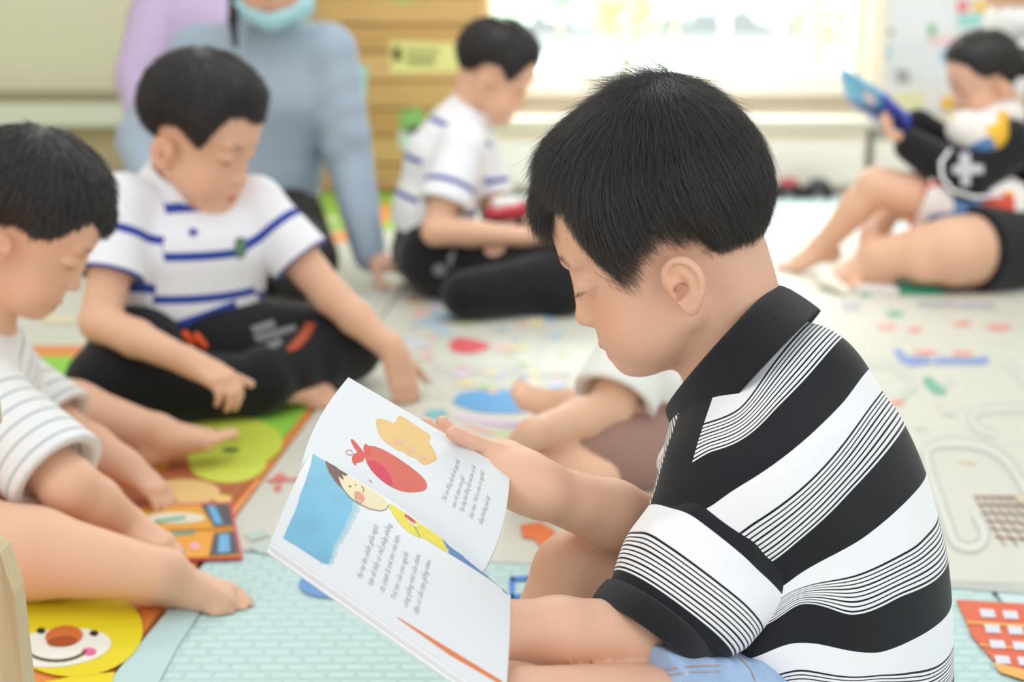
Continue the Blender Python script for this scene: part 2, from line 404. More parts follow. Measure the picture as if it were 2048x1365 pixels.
def ell(cx, cy, a, b, ang=0.0, n=40, w=0.0, ph=0.0):
    c, s = math.cos(ang), math.sin(ang)
    return [(cx+c*(a*math.cos(t)*(1+w*math.sin(7*t+ph)))-s*b*math.sin(t)*(1+w*math.sin(7*t+ph)), cy+s*a*math.cos(t)*(1+w*math.sin(7*t+ph))+c*b*math.sin(t)*(1+w*math.sin(7*t+ph))) for t in np.linspace(0, 2*math.pi, n, endpoint=False)]
def line(pts, w):
    out = []
    for (x0, y0), (x1, y1) in zip(pts[:-1], pts[1:]):
        d = math.hypot(x1-x0, y1-y0)+1e-9; nx, ny = -(y1-y0)/d*w/2, (x1-x0)/d*w/2; ex, ey = (x1-x0)/d*w*.3, (y1-y0)/d*w*.3
        out.append([(x0+nx-ex, y0+ny-ey), (x1+nx+ex, y1+ny+ey), (x1-nx+ex, y1-ny+ey), (x0-nx-ex, y0-ny-ey)])
    return out
def ribbon(pts, w, m=4):
    p = np.array(spline(pts, m)); d = np.gradient(p, axis=0); d /= np.linalg.norm(d, axis=1)[:, None]+1e-9; n = np.stack([-d[:, 1], d[:, 0]], 1)*w/2
    a, b = p+n, p-n; return [[tuple(a[i]), tuple(a[i+1]), tuple(b[i+1]), tuple(b[i])] for i in range(len(p)-1)]
def arc(cx, cy, r, a0, a1, n=10, ry=None):
    ry = r if ry is None else ry
    return [(cx+r*math.cos(math.radians(t)), cy+ry*math.sin(math.radians(t))) for t in np.linspace(a0, a1, n)]
def text_tris(s, shear=0.0):
    c = bpy.data.curves.new('t', 'FONT'); c.body = s; c.size = 1; c.resolution_u = 2; c.shear = shear; c.fill_mode = 'FRONT'
    o = bpy.data.objects.new('t', c); COL.objects.link(o); dg = bpy.context.evaluated_depsgraph_get(); me = o.evaluated_get(dg).to_mesh()
    V = np.array([v.co[:2] for v in me.vertices]).reshape(-1, 2); F = [list(p.vertices) for p in me.polygons]
    o.evaluated_get(dg).to_mesh_clear(); bpy.data.objects.remove(o); bpy.data.curves.remove(c); return V, F
# ------------------------------------------------------------ room shell
def Wp(x, y, Y):
    r = FWD+(x-1024)/FPX*RT-(y-682.5)/FPX*UPV; return CAMP+r*(Y/r[1])
M_fl = mat('floor_vinyl', (.62, .60, .52), .5, .3, var=.05, vscale=3); YB = 4.75
box('floor', (0.2, 2.35, -.062), (6.4, 5.1, .1), M_fl, kind='structure')
M_wall = mat('cream_wall', (.74, .71, .55), .85, .2, var=.03, vscale=2); M_wh = mat('white_paint', (.93, .88, .78), .6, .3); M_cream = mat('cream_paint', (.93, .84, .68), .6, .3)
xa, xb = Wp(962, 100, YB)[0], Wp(1738, 100, YB)[0]; zs = Wp(1300, 168, YB)[2]
V, Fc = [], []
def wallbox(x0, x1, z0, z1, y0=YB, y1=YB+.18):
    v, f = box_v(((x0+x1)/2, (y0+y1)/2, (z0+z1)/2), (x1-x0, y1-y0, z1-z0)); b = len(V); V.extend(v.tolist()); Fc.extend([tuple(i+b for i in q) for q in f])
wallbox(-3.0, xa, -.012, 2.7); wallbox(xb, 3.4, -.012, 2.7); wallbox(xa, xb, -.012, zs); wallbox(xa, xb, 1.75, 2.7)
obj('wall_back', mesh_py('wall_back', V, Fc), M_wall, None, kind='structure')
box('wall_left', (-3.09, 2.35, 1.344), (.18, 5.1, 2.712), M_wall, kind='structure')
box('wall_right', (3.49, 3.6, 1.344), (.18, 2.6, 2.712), M_wall, kind='structure')
# window: frame, sashes, mullions, glass, sill
M_glass = bpy.data.materials.new('window_glass'); M_glass.use_nodes = True; bs = M_glass.node_tree.nodes['Principled BSDF']; bs.inputs['Transmission Weight'].default_value = 1; bs.inputs['Roughness'].default_value = 0; bs.inputs['IOR'].default_value = 1.01; bs.inputs['Base Color'].default_value = (.95, 1, .98, 1)
wf = box('window_1', ((xa+xb)/2, YB+.09, zs+.015), (xb-xa, .10, .03), M_wh, kind='structure')
for nm, c, s in [('window_frame', (xa+.02, YB+.09, (zs+1.75)/2), (.04, .08, 1.75-zs)), ('window_frame', (xb-.02, YB+.09, (zs+1.75)/2), (.04, .08, 1.75-zs)), ('window_frame', ((xa+xb)/2, YB+.09, 1.73), (xb-xa-.08, .08, .04)),
                 ('mullion', (Wp(1640, 80, YB)[0], YB+.09, (zs+1.75)/2), (.05, .06, 1.66-zs)), ('mullion', (Wp(1262, 80, YB)[0], YB+.09, (zs+1.75)/2), (.022, .05, 1.66-zs))]:
    box(nm, c, s, M_wh, wf)
xs = [xa+.04, Wp(1262, 80, YB)[0]-.011, Wp(1262, 80, YB)[0]+.011, Wp(1640, 80, YB)[0]-.025, Wp(1640, 80, YB)[0]+.025, xb-.04]
for i in (0, 2, 4): box('pane', ((xs[i]+xs[i+1])/2, YB+.09, (zs+.03+1.71)/2), (xs[i+1]-xs[i], .006, 1.68-zs), M_glass, wf)
box('trim_1', ((xa+xb)/2, YB-.02, zs-.02), (xb-xa+.1, .06, .035), M_wh, kind='structure')
box('trim_5', ((xa+xb)/2, YB-.004, zs/2-.02), (xb-xa, .012, zs-.05), M_cream, kind='structure')
box('trim_2', (xb+.015, YB-.03, 1.05), (.05, .06, 1.5), M_cream, kind='structure')
# outside: terrace and planting
M_out = mat('pale_terrace', (.80, .82, .80), .8, .2)
box('terrace', (0.6, 16.0, -.06), (26, 22, .08), M_out, kind='structure')
def shrub(x, y, z, r, col, lab, n=260, hgt=1.3):
    t = thing('garden_shrub', lab, 'shrub', (x, y, -.02), 'shrubs outside the window'); Vs, Fs_ = [], []
    q = rng.normal(0, 1, (n, 3)); q /= np.linalg.norm(q, axis=1)[:, None]; q *= rng.uniform(.55, 1, (n, 1)); q = q*np.array([r, r, r*hgt])+np.array([x, y, z])
    for p in q:
        a = unit(rng.normal(0, 1, 3)); b = unit(np.cross(a, rng.normal(0, 1, 3))); s = r*.16; i = len(Vs); Vs += [p-a*s*1.6, p+b*s*.7, p+a*s*1.6, p-b*s*.7]; Fs_.append((i, i+1, i+2, i+3))
    o = obj('foliage', mesh_py('foliage', Vs, Fs_), mat('leaf_'+str(len(bpy.data.materials)), col, .7, .2, var=.2, vscale=3), t, kind='stuff')
    v, f = box_v((x, y, z*.5), (.06, .06, z+.04)); obj('stem', mesh_py('stem', v, f), mat('stem_bark_'+str(len(bpy.data.materials)), (.4, .34, .25), .9, .1), t)
area('courtyard_fill', (.9, 9.6, 4.2), (.9, 9.6, 0), (9, 6.5), 3600, (.97, 1, .98))  # added lamp over the terrace to brighten the ground and shrubs
for i, (px, dy, w, c, hz) in enumerate(((1000, 11, .42, (.62, .80, .62), .9), (1120, 14.5, .7, (.60, .78, .72), 1.2), (1250, 8.5, .20, (.62, .82, .22), .55), (1350, 13, .62, (.62, .80, .70), 1.1), (1450, 10.2, .42, (.50, .68, .72), .95), (1560, 12.2, .5, (.62, .84, .62), 1.0), (1655, 8, .22, (.40, .66, .30), .5), (1690, 10, .3, (.60, .78, .8), .7))):
    p = Wp(px, 60, dy); shrub(p[0], dy, hz, w, c, ['pale green garden shrub outside the window behind the boy in profile', 'tall pale shrub outside the left window pane', 'yellow-green slim shrub beside the thin window mullion', 'broad pale shrub outside the middle pane', 'blue-green shrub outside the middle pane', 'light green shrub outside left of the thick mullion', 'green slim shrub outside at the thick window mullion', 'pale blue-green shrub in the right window pane'][i])
# low cream bench cabinet under the window, wall rails at the left
M_top = mat('cream_top_dimmed', (.72, .66, .54), .6, .2)  # cream darkened in the colour to hold down light on the tops
def cab(name, lab, cat, x0, x1, y0, y1, z0, z1, m, nd, label_m=None):
    t = thing(name, lab, cat, ((x0+x1)/2, (y0+y1)/2, z0)); box('carcass', ((x0+x1)/2, (y0+y1)/2+.01, (z0+z1-.025)/2), (x1-x0, y1-y0-.02, z1-z0-.025), m, t)
    box('top_board', ((x0+x1)/2, (y0+y1)/2, z1-.0125), (x1-x0+.02, y1-y0+.02, .025), M_top, t, .004)
    w = (x1-x0)/nd
    for i in range(nd): box('door', (x0+w*(i+.5), y0+.002, (z0+z1)/2-.02), (w-.02, .018, z1-z0-.09), M_wh, t, .003)
    return t
zc = Wp(1300, 240, 4.45)[2]
cab('bench_cabinet', 'low cream bench cabinet with pale doors standing under the window', 'cabinet', Wp(985, 300, 4.45)[0], Wp(1735, 300, 4.45)[0], 4.45, 4.68, 0, zc, M_cream, 3)
# wooden plank shelf unit with stickers behind
def plank_unit():
    x0, x1, Y = Wp(640, 200, 4.5)[0], Wp(962, 200, 4.5)[0], 4.5; t = thing('wooden_cabinet', 'honey-coloured plank cabinet with paper stickers left of the window', 'cabinet', ((x0+x1)/2, Y+.1, 0))
    M_w = [mat('honey_wood_%d' % i, c, .55, .3, var=.12, vscale=4) for i, c in enumerate(((.62, .38, .15), (.68, .43, .18), (.56, .33, .12)))]
    z = 0.0; i = 0
    while z < .86:
        hgt = .086; o = box('plank', ((x0+x1)/2, Y+.012, z+hgt/2), (x1-x0, .024, hgt-.006), M_w[i % 3], t, .003); z += hgt; i += 1
    box('carcass', ((x0+x1)/2, Y+.12, .43), (x1-x0-.01, .19, .855), M_w[2], t); box('side_board', (x1+.012, Y+.11, .44), (.022, .22, .88), M_w[1], t, .003)
    def st(name, px, col, lab=None):
        pts = [Wp(x, y, Y-.003) for x, y in px]; V = [p for p in pts]+[p+A3(0, .0025, 0) for p in pts]; n = len(pts)
        o = obj(name, mesh_py(name, V, [tuple(range(n))[::-1], tuple(range(n, 2*n))]+[(i, (i+1) % n, n+(i+1) % n, n+i) for i in range(n)]), mat('paper_'+name+str(len(bpy.data.materials)), col, .7, .2), t)
    st('name_label', [(778, 82), (918, 86), (914, 142), (782, 146)], (.78, .74, .30)); st('label_print', [(810, 100), (880, 102), (878, 108), (812, 106)], (.70, .45, .25)); st('label_print', [(812, 118), (870, 120), (868, 128), (814, 126)], (.75, .42, .28)); st('label_star', [(785, 96), (800, 92), (804, 120), (788, 124)], (.82, .66, .12))
    st('green_sticker', [(798, 222), (842, 214), (850, 240), (830, 268), (802, 262)], (.28, .50, .16)); st('pale_sticker', [(795, 262), (845, 250), (870, 215), (900, 250), (860, 300), (800, 300)], (.62, .74, .66)); st('cyan_sticker', [(706, 128), (734, 132), (732, 190), (708, 205)], (.38, .72, .70))
    st('green_strip', [(780, 0), (830, 0), (828, 6), (782, 6)], (.4, .6, .2))
plank_unit()
# rails along the left wall
YL = 4.70
def rail(name, y0, y1, dep, col, k):
    za, zb = Wp(100, y1, YL)[2], Wp(100, y0, YL)[2]; box(name, (-1.75, YB-dep/2, (za+zb)/2), (2.4, dep, zb-za), mat('paint_'+name, col, .6, .3), kind='structure')
rail('trim_3', 184, 206, .05, (.32, .29, .18), 0); rail('trim_4', 206, 250, .10, (.78, .78, .68), 0); rail('baseboard_back', 252, 330, .04, (.52, .42, .26), 0)
# ------------------------------------------------------------ notice board with children's papers, right wall
def board():
    Y = 4.72; x0, x1 = Wp(1745, 100, Y)[0], Wp(2300, 100, Y)[0]; t = thing('notice_board', 'white notice board covered with children\'s papers right of the window', 'notice board', ((x0+x1)/2, Y, .30))
    zb = Wp(1800, 232, Y)[2]; box('board_panel', ((x0+x1)/2, Y, (zb+1.1)/2), (x1-x0, .02, 1.1-zb), mat('board_white', (.80, .81, .82), .6, .3), t)
    for nm, px, col in (('paper', [(1752, 8), (1905, 4), (1903, 62), (1750, 70)], (.80, .82, .86)), ('paper', [(1752, 82), (1850, 80), (1855, 170), (1755, 175)], (.72, .77, .80)), ('paper', [(1858, 95), (1930, 92), (1926, 175), (1860, 176)], (.74, .78, .82)), ('pink_paper', [(1855, 74), (1930, 72), (1932, 92), (1858, 92)], (.82, .62, .64)),
        ('blue_drawing', [(1756, 95), (1780, 93), (1782, 115), (1758, 118)], (.40, .62, .82)), ('blue_drawing', [(1880, 100), (1915, 98), (1910, 128), (1882, 128)], (.42, .60, .78)), ('grey_drawing', [(1790, 140), (1815, 138), (1822, 165), (1796, 168)], (.38, .36, .36)), ('green_drawing', [(1856, 50), (1872, 48), (1872, 72), (1858, 72)], (.25, .50, .28)),
        ('yellow_drawing', [(1768, 190), (1850, 180), (1845, 225), (1775, 228)], (.80, .78, .50)), ('orange_drawing', [(1882, 195), (1915, 192), (1914, 218), (1884, 220)], (.88, .55, .06)), ('teal_drawing', [(1915, 30), (1965, 28), (1960, 52), (1918, 56)], (.35, .70, .66)), ('red_drawing', [(1914, 0), (1938, 0), (1935, 24), (1916, 26)], (.80, .25, .28)), ('orange_drawing', [(1945, 0), (1978, 0), (1972, 26), (1948, 24)], (.88, .60, .18)),
        ('grey_drawing', [(1750, 58), (1790, 58), (1788, 70), (1750, 70)], (.52, .47, .44))):
        pts = [Wp(x, y, Y-.012-(.002 if 'drawing' in nm else 0)) for x, y in px]; V = pts+[p+A3(0, .0018, 0) for p in pts]
        obj(nm, mesh_py(nm, V, [(3, 2, 1, 0), (4, 5, 6, 7), (0, 1, 5, 4), (1, 2, 6, 5), (2, 3, 7, 6), (3, 0, 4, 7)]), mat('p_'+nm+str(len(bpy.data.materials)), col, .7, .2), t)
board()
cab('bench_cabinet', 'grey-green low cabinet under the notice board at right', 'cabinet', Wp(1742, 300, 4.5)[0], Wp(2300, 300, 4.5)[0], 4.5, 4.68, 0, Wp(1800, 240, 4.5)[2], mat('sage_paint', (.50, .52, .42), .6, .3), 2)
# small toys by the bench
def blob_toy(nm, lab, parts, at):
    t = thing(nm, lab, 'toy', at)
    for pn, prs, col in parts:
        F = Field(np.array(at)-.14, np.array(at)+.16, .004)
        for p, k in prs: F.op(p, k)
        V, Q = F.mesh(); obj(pn, mesh_np(pn, V, Q), mat('toy_'+pn+str(len(bpy.data.materials)), col, .5, .4), t)
for px, c2, lab in ((1575, (.50, .08, .07), 'dark toy truck with red cab on floor below the window, left of its twin'), (1635, (.10, .10, .10), 'dark toy truck on floor below the window, nearest the right corner')):
    b = G(px, 396, 0)
    blob_toy('toy_truck', lab, [('truck_bed', [(ec(b+A3(-.03, 0, .03), b+A3(.03, 0, .03), .014, .014, A3(0, 1, 0), 1.8), 0)], (.04, .04, .04)), ('cab', [(ec(b+A3(-.01, 0, .045), b+A3(.015, 0, .045), .018, .016, A3(0, 1, 0), 1.3), 0)], c2)]+[('wheel', [(rc(b+A3(dx, dy, .014), b+A3(dx, dy+.006, .014), .013, .013), 0)], (.02, .02, .02)) for dx in (-.03, .03) for dy in (-.028, .022)], b)
for i, (px, py, lab) in enumerate(((1045, 345, 'clear plastic cup on floor behind the boy in profile, left one'), (1075, 350, 'clear plastic cup on floor behind the boy in profile, right one'))):
    b = G(px, 380, 0); F = Field(b-.07, b+.13, .0035); F.op(rc(b+A3(0, 0, .03), b+A3(0, 0, .085), .022, .03), 0); F.clip(b+A3(0, 0, .002), A3(0, 0, -1), .001); F.clip(b+A3(0, 0, .095), A3(0, 0, 1), .001); F.op(rc(b+A3(0, 0, .04), b+A3(0, 0, .14), .017, .026), 0, 's'); V, Q = F.mesh()
    t = thing('plastic_cup', lab, 'cup', b); obj('cup_wall', mesh_np('c', V, Q), mat('milky_plastic_%d' % i, (.80, .84, .86), .2, .6), t)
# ------------------------------------------------------------ foam play mats
def slab_mat(name, lab, corners, m, th=.012):
    t = thing(name, lab, 'play mat', A3(sum(c[0] for c in corners)/len(corners), sum(c[1] for c in corners)/len(corners), -th)); c = [A3(x, y, 0) for x, y in corners]; n = len(c)
    V = c+[p-A3(0, 0, th) for p in c]; me = mesh_py('foam_sheet', V, [tuple(range(n)), tuple(range(n, 2*n))[::-1]]+[(i, n+i, n+(i+1) % n, (i+1) % n) for i in range(n)]); o = obj('foam_sheet', me, m, t); b = o.modifiers.new('b', 'BEVEL'); b.width = .003; b.segments = 2; return t, o
M_cr = mat('cream_foam', (.66, .66, .575), .45, .35, bump=.5, bscale=260); M_pb = bpy.data.materials.get('x') or mat('pale_blue_foam', (.60, .76, .76), .5, .35)
nt = M_pb.node_tree; tc = nt.nodes.new('ShaderNodeTexCoord'); br = nt.nodes.new('ShaderNodeTexBrick'); br.inputs['Scale'].default_value = 1; br.inputs['Brick Width'].default_value = .027; br.inputs['Row Height'].default_value = .016; br.inputs['Mortar Size'].default_value = .0045; br.inputs['Mortar Smooth'].default_value = 1.0
br.inputs['Color1'].default_value = (.55, .73, .71, 1); br.inputs['Color2'].default_value = (.53, .72, .70, 1); br.inputs['Mortar'].default_value = (.47, .66, .66, 1)
bp = nt.nodes.new('ShaderNodeBump'); bp.inputs['Distance'].default_value = .0014; bp.inputs['Strength'].default_value = 1; bp.invert = True
nt.links.new(tc.outputs['Object'], br.inputs['Vector']); nt.links.new(br.outputs['Fac'], bp.inputs['Height']); nt.links.new(bp.outputs[0], nt.nodes['Principled BSDF'].inputs['Normal']); nt.links.new(br.outputs['Color'], nt.nodes['Principled BSDF'].inputs['Base Color'])
M_pl = mat('plain_pale_blue', (.58, .75, .76), .5, .35, bump=.4, bscale=200); M_org = mat('orange_foam', (.80, .26, .06), .4, .4, bump=.3, bscale=200); M_gr = mat('green_foam', (.30, .58, .08), .4, .4, bump=.3, bscale=200)
def xy(x, y): g = G(x, y); return (g[0], g[1])
fl_, fr_ = xy(422, 1098), (2.2, 1.36)
e1 = xy(643, 803); e2 = xy(722, 690); e3 = xy(220, 1358)
road, road_s = slab_mat('play_mat', 'large cream foam mat printed with roads and houses, right of the animal mat', [fl_, (.52, 1.44), (2.2, 1.36), (2.2, 3.38), (-.20, 3.38), e2, e1], M_cr)
blue_m, blue_s = slab_mat('play_mat', 'pale blue textured foam mat under the picture book', [(e3[0]+.003, e3[1]), (e3[0]-.02, .75), (.515, .75), (.515, 1.436), (fl_[0]+.003, fl_[1]-.004)], M_pb)
red_m, red_s = slab_mat('play_mat', 'pale blue foam mat with printed red building, behind the striped polo boy', [(.519, .75), (2.2, .75), (2.2, 1.356), (.519, 1.436)], M_pl)
an_m, an_s = slab_mat('play_mat', 'orange and green foam mat printed with smiling animals at left', [(-2.4, .75), (e3[0]-.024, .75), (e3[0]-.002, e3[1]), (fl_[0]-.003, fl_[1]), (e1[0]-.003, e1[1]), (e2[0]-.004, e2[1]-.004), (-2.4, e2[1]-.004)], M_org)
lb_m, lb_s = slab_mat('play_mat', 'cream foam mat beyond the green animal print, far left', [(-2.4, e2[1]), (e2[0]-.004, e2[1]), (-.204, 3.38), (-.24, 3.75), (-2.4, 3.75)], M_cr)
bk_m, bk_s = slab_mat('play_mat', 'cream foam mat nearest the window bench', [(-.20, 3.384), (2.2, 3.384), (2.2, 3.70), (-.23, 3.70)], M_cr)
wb_m, wb_s = slab_mat('play_mat', 'pale icy blue foam mat running along the window bench', [(-.1, 3.704), (2.2, 3.704), (2.2, 4.42), (-.1, 4.42)], mat('icy_foam', (.66, .80, .84), .45, .4, bump=.4, bscale=200))
gr_m, gr_s = slab_mat('play_mat', 'bright green foam mat in front of the honey wooden cabinet', [(-2.4, 3.754), (-.24, 3.754), (-.105, 3.85), (-.105, 4.46), (-2.4, 4.46)], M_gr)
MC = {}
def cm(col):
    if col not in MC: MC[col] = mat('ink_%d' % len(MC), col, .5, .3)
    return MC[col]
pn = [0]
def pr(name, polys, col, s, z=.0008):
    pn[0] += 1; z = z+pn[0]*.000006
    return decal(name, None, polys, cm(col), s, proj=lambda x, y: G(x, y, z))
def each(name, polys, col, s, z=.0008):
    for p in polys: pr(name, [p], col, s, z)
GRY = (.50, .525, .49)
def dash(pts, w=18, col=GRY, s=None):
    s = s or road_s; pr('road_print', ribbon(pts, w), col, s, .0006); pr('road_centre', ribbon(pts, w*.55), (.68, .69, .62), s, .0009)
dash([(1852, 900), (1858, 940), (1878, 1000), (1896, 1050), (1908, 1082), (1935, 1096), (1962, 1088), (1968, 1062), (1952, 1030)], 26); dash([(1852, 900), (1880, 888), (1940, 888), (1985, 902), (2020, 930), (2048, 975), (2070, 1010)], 24)
dash([(2070, 815), (1990, 818), (1950, 826), (1945, 840), (1962, 862), (1990, 868)], 20); dash([(1700, 735), (1760, 728), (1800, 740), (1822, 768), (1805, 790), (1770, 800)], 16); dash([(2010, 720), (2048, 760), (2080, 800)], 18)
dash([(850, 640), (980, 634), (1120, 640)], 10); dash([(860, 735), (1000, 742), (1140, 752)], 12); dash([(1090, 660), (1085, 690), (1075, 730)], 9)
pr('mat_border', line([(1880, 1168), (2100, 1186)], 14), GRY, road_s); pr('mat_border', line([(560, 1082), (480, 1102)], 10), GRY, road_s); pr('mat_border', line([(660, 880), (590, 970), (520, 1055)], 0.1), GRY, road_s)
pr('blue_sign_print', [[(1785, 700), (1800, 698), (1812, 712), (1860, 714), (1950, 716), (1975, 712), (1978, 728), (1950, 730), (1860, 728), (1822, 734), (1800, 724)]], (.22, .32, .60), road_s)
each('red_sign_print', [[(1828, 702), (1870, 700), (1872, 710), (1832, 711)], [(1905, 702), (1945, 704), (1945, 713), (1908, 712)], ell(1785, 806, 26, 6), [(1755, 650), (1790, 648), (1790, 658), (1758, 658)], [(1815, 656), (1842, 654), (1840, 664), (1818, 665)], ell(1925, 648, 18, 5), ell(1998, 655, 26, 6)], (.78, .32, .28), road_s)
each('green_print', [[(1845, 756), (1860, 754), (1894, 782), (1890, 790), (1868, 788), (1850, 772)], ell(1790, 628, 18, 6), ell(1730, 592, 12, 4)], (.16, .44, .32), road_s)
each('grey_print', [[(1835, 602), (1990, 606), (1988, 618), (1838, 614)], [(1680, 606), (1720, 604), (1722, 620), (1684, 622)]], (.45, .46, .50), road_s)
bld = [line([(1950+i*14, 992), (2010+i*24, 1092)], 4) for i in range(8)]+[line([(1950+j*8, 994+j*16), (2130, 996+j*18)], 4) for j in range(6)]
pr('house_print', [q for b_ in bld for q in b_], (.42, .28, .24), road_s); each('tan_print', [ell(1935, 925, 16, 4), ell(2045, 998, 14, 6)], (.72, .60, .42), road_s)
pr('blue_pond_print', [ell(998, 803, 92, 24, .03, 30, .02)], (.10, .36, .70), road_s); pr('teal_print', [ell(872, 828, 24, 9)], (.22, .50, .56), road_s)
each('streak_print', [line([(905, 832), (1060, 848)], 8)[0], line([(960, 846), (1060, 858)], 6)[0]], (.78, .62, .80), road_s); each('green_print', [line([(970, 862), (1050, 874)], 7)[0]], (.60, .76, .36), road_s); each('streak_print', [line([(930, 850), (985, 868)], 6)[0]], (.82, .40, .38), road_s); each('yellow_print', [line([(985, 878), (1060, 888)], 7)[0]], (.84, .76, .40), road_s)
each('grey_print', [line([(850, 612), (930, 606)], 8)[0], line([(950, 618), (1100, 628)], 12)[0]], (.46, .45, .48), road_s); each('red_sign_print', [ell(830, 604, 20, 6), ell(1060, 606, 24, 6), ell(925, 742, 18, 6)], (.72, .28, .28), road_s)
pr('red_fish_print', [[(898, 684), (915, 676), (940, 678), (965, 684), (985, 692), (965, 702), (940, 708), (915, 706), (900, 698)]], (.70, .08, .10), road_s)
for i in range(84):
    x = rng.uniform(820, 1150); y = rng.uniform(604, 790); a = rng.uniform(7, 22); c = [(.80, .55, .50), (.45, .62, .78), (.56, .70, .36), (.82, .72, .42), (.72, .74, .70), (.30, .48, .66), (.70, .66, .80)][i % 7]
    if abs(y-700) < 30 and 880 < x < 1000: continue
    pr('small_print', [ell(x, y, a, a*.33, 0, 12)], c, road_s)
for i in range(34):
    x = rng.uniform(1560, 2048); y = rng.uniform(590, 860); a = rng.uniform(4, 12); c = [(.80, .62, .56), (.66, .70, .72), (.60, .70, .56), (.80, .74, .60)][i % 4]; pr('small_print', [ell(x, y, a, a*.33, 0, 12)], c, road_s)
each('red_flower_print', [ell(560, 955, 14, 6), ell(555, 976, 8, 6), line([(535, 962), (612, 958)], 5)[0], line([(560, 945), (560, 970)], 5)[0]], (.74, .20, .16), road_s)
each('orange_car_print', [[(1040, 1050), (1080, 1045), (1110, 1062), (1105, 1090), (1085, 1100), (1070, 1080), (1045, 1075)]], (.82, .22, .08), road_s); each('car_print', [ell(545, 1095, 40, 14), [(490, 1068), (530, 1058), (540, 1072), (500, 1082)]], (.52, .62, .58), road_s)
each('brown_roof_print', [line([(700, 770), (640, 860)], 10)[0]], (.60, .58, .52), road_s)
# prints on the far-left cream mat, the window mats and the green mat
each('orange_fox_print', [[(748, 420), (775, 405), (782, 425), (770, 450), (748, 455)], [(650, 470), (700, 462), (700, 480), (655, 486)]], (.85, .30, .08), lb_s); each('green_print', [ell(605, 570, 22, 8), ell(470, 560, 20, 6)], (.36, .60, .12), lb_s)
each('small_print', [ell(120, 640, 40, 8), ell(60, 600, 30, 6), ell(720, 470, 20, 6), ell(660, 440, 20, 5)], (.80, .72, .50), lb_s); each('dark_print', [line([(560, 480), (640, 470)], 6)[0]], (.30, .30, .28), lb_s)
# textured mat
for i, (x, y, rx, ry) in enumerate(((655, 1170, 58, 26),)): pr('blue_pond_print', [ell(x, y, rx, ry, .02)], (.12, .30, .62), blue_s); pr('red_fish_print', [ell(x+12, y-6, 8, 4)], (.6, .15, .2), blue_s)
pr('blue_letter_print', line([(1024, 1158), (1060, 1156), (1060, 1192), (1024, 1194), (1024, 1158)], 9), (.06, .25, .66), blue_s); pr('white_letter_print', line([(1100, 1160), (1098, 1196)], 6), (.80, .84, .84), blue_s)
pr('plain_margin', [[(205, 1380), (222, 1358), (335, 1222), (408, 1212), (352, 1300), (300, 1400), (190, 1400)]], (.49, .67, .68), blue_s)
# red building
pr('building_print', [[(1912, 1200), (2300, 1222), (2300, 1420), (2100, 1350), (2020, 1345), (1985, 1320), (1945, 1275)]], (.72, .12, .05), red_s)
for r_ in range(4):
    for c_ in range(6):
        x = 1958+c_*46+r_*10; y = 1218+r_*31+c_*3; pr('window_print', [[(x, y), (x+30, y+2), (x+34, y+18), (x+5, y+17)]], (.70, .72, .78), red_s, .0016)
each('orange_print', [line([(1935, 1245), (2200, 1262)], 5)[0], line([(1960, 1290), (2200, 1310)], 4)[0], [(1985, 1325), (2070, 1345), (2060, 1365), (2000, 1345)]], (.85, .42, .10), red_s, .0014)
# animal mat
pr('green_print', [[(-200, 712), (700, 715), (632, 800), (562, 882), (505, 955), (470, 935), (380, 900), (300, 940), (-200, 960)]], (.28, .62, .07), an_s); pr('lime_head_print', [ell(460, 885, 106, 52)], (.58, .68, .08), an_s, .0014); pr('lime_chin_print', [ell(455, 926, 78, 40)], (.66, .74, .10), an_s, .0013)
pr('eye_print', [ell(462, 900, 18, 5)], (.12, .18, .04), an_s, .002); pr('brown_print', [[(360, 915), (430, 925), (480, 950), (505, 960), (485, 984), (462, 1010), (300, 1015), (200, 1000), (210, 940)]], (.46, .15, .06), an_s, .0012); pr('cream_face_print', [ell(368, 985, 72, 26)], (.82, .58, .24), an_s, .0016)
pr('yellow_face_print', [ell(148, 1262, 138, 92, -.02)], (.78, .66, .02), an_s, .0014); pr('white_muzzle_print', [ell(118, 1296, 105, 38, -.1)], (.82, .82, .74), an_s, .0018); pr('nose_print', [ell(128, 1273, 38, 21, -.1)], (.62, .16, .04), an_s, .0022); pr('nose_shade_print', [ell(124, 1283, 30, 10, -.1)], (.40, .08, .02), an_s, .0026)
each('cheek_print', [ell(44, 1297, 13, 8), ell(178, 1304, 15, 8)], (.80, .14, .34), an_s, .0022); each('eye_print', [ell(82, 1262, 9, 6), ell(188, 1267, 9, 6)], (.02, .02, .02), an_s, .0022)
pr('smile_print', line(arc(112, 1288, 66, 165, 25, 12, 34), 5), (.10, .08, .02), an_s, .0024); pr('yellow_print', [[(90, 1365), (150, 1352), (230, 1345), (215, 1400), (60, 1400)]], (.80, .66, .02), an_s, .0012)
pr('yellow_print', [ell(300, 930, 40, 14)], (.85, .45, .05), an_s, .0013); pr('yellow_print', [ell(446, 998, 18, 8)], (.85, .62, .2), an_s, .0016)
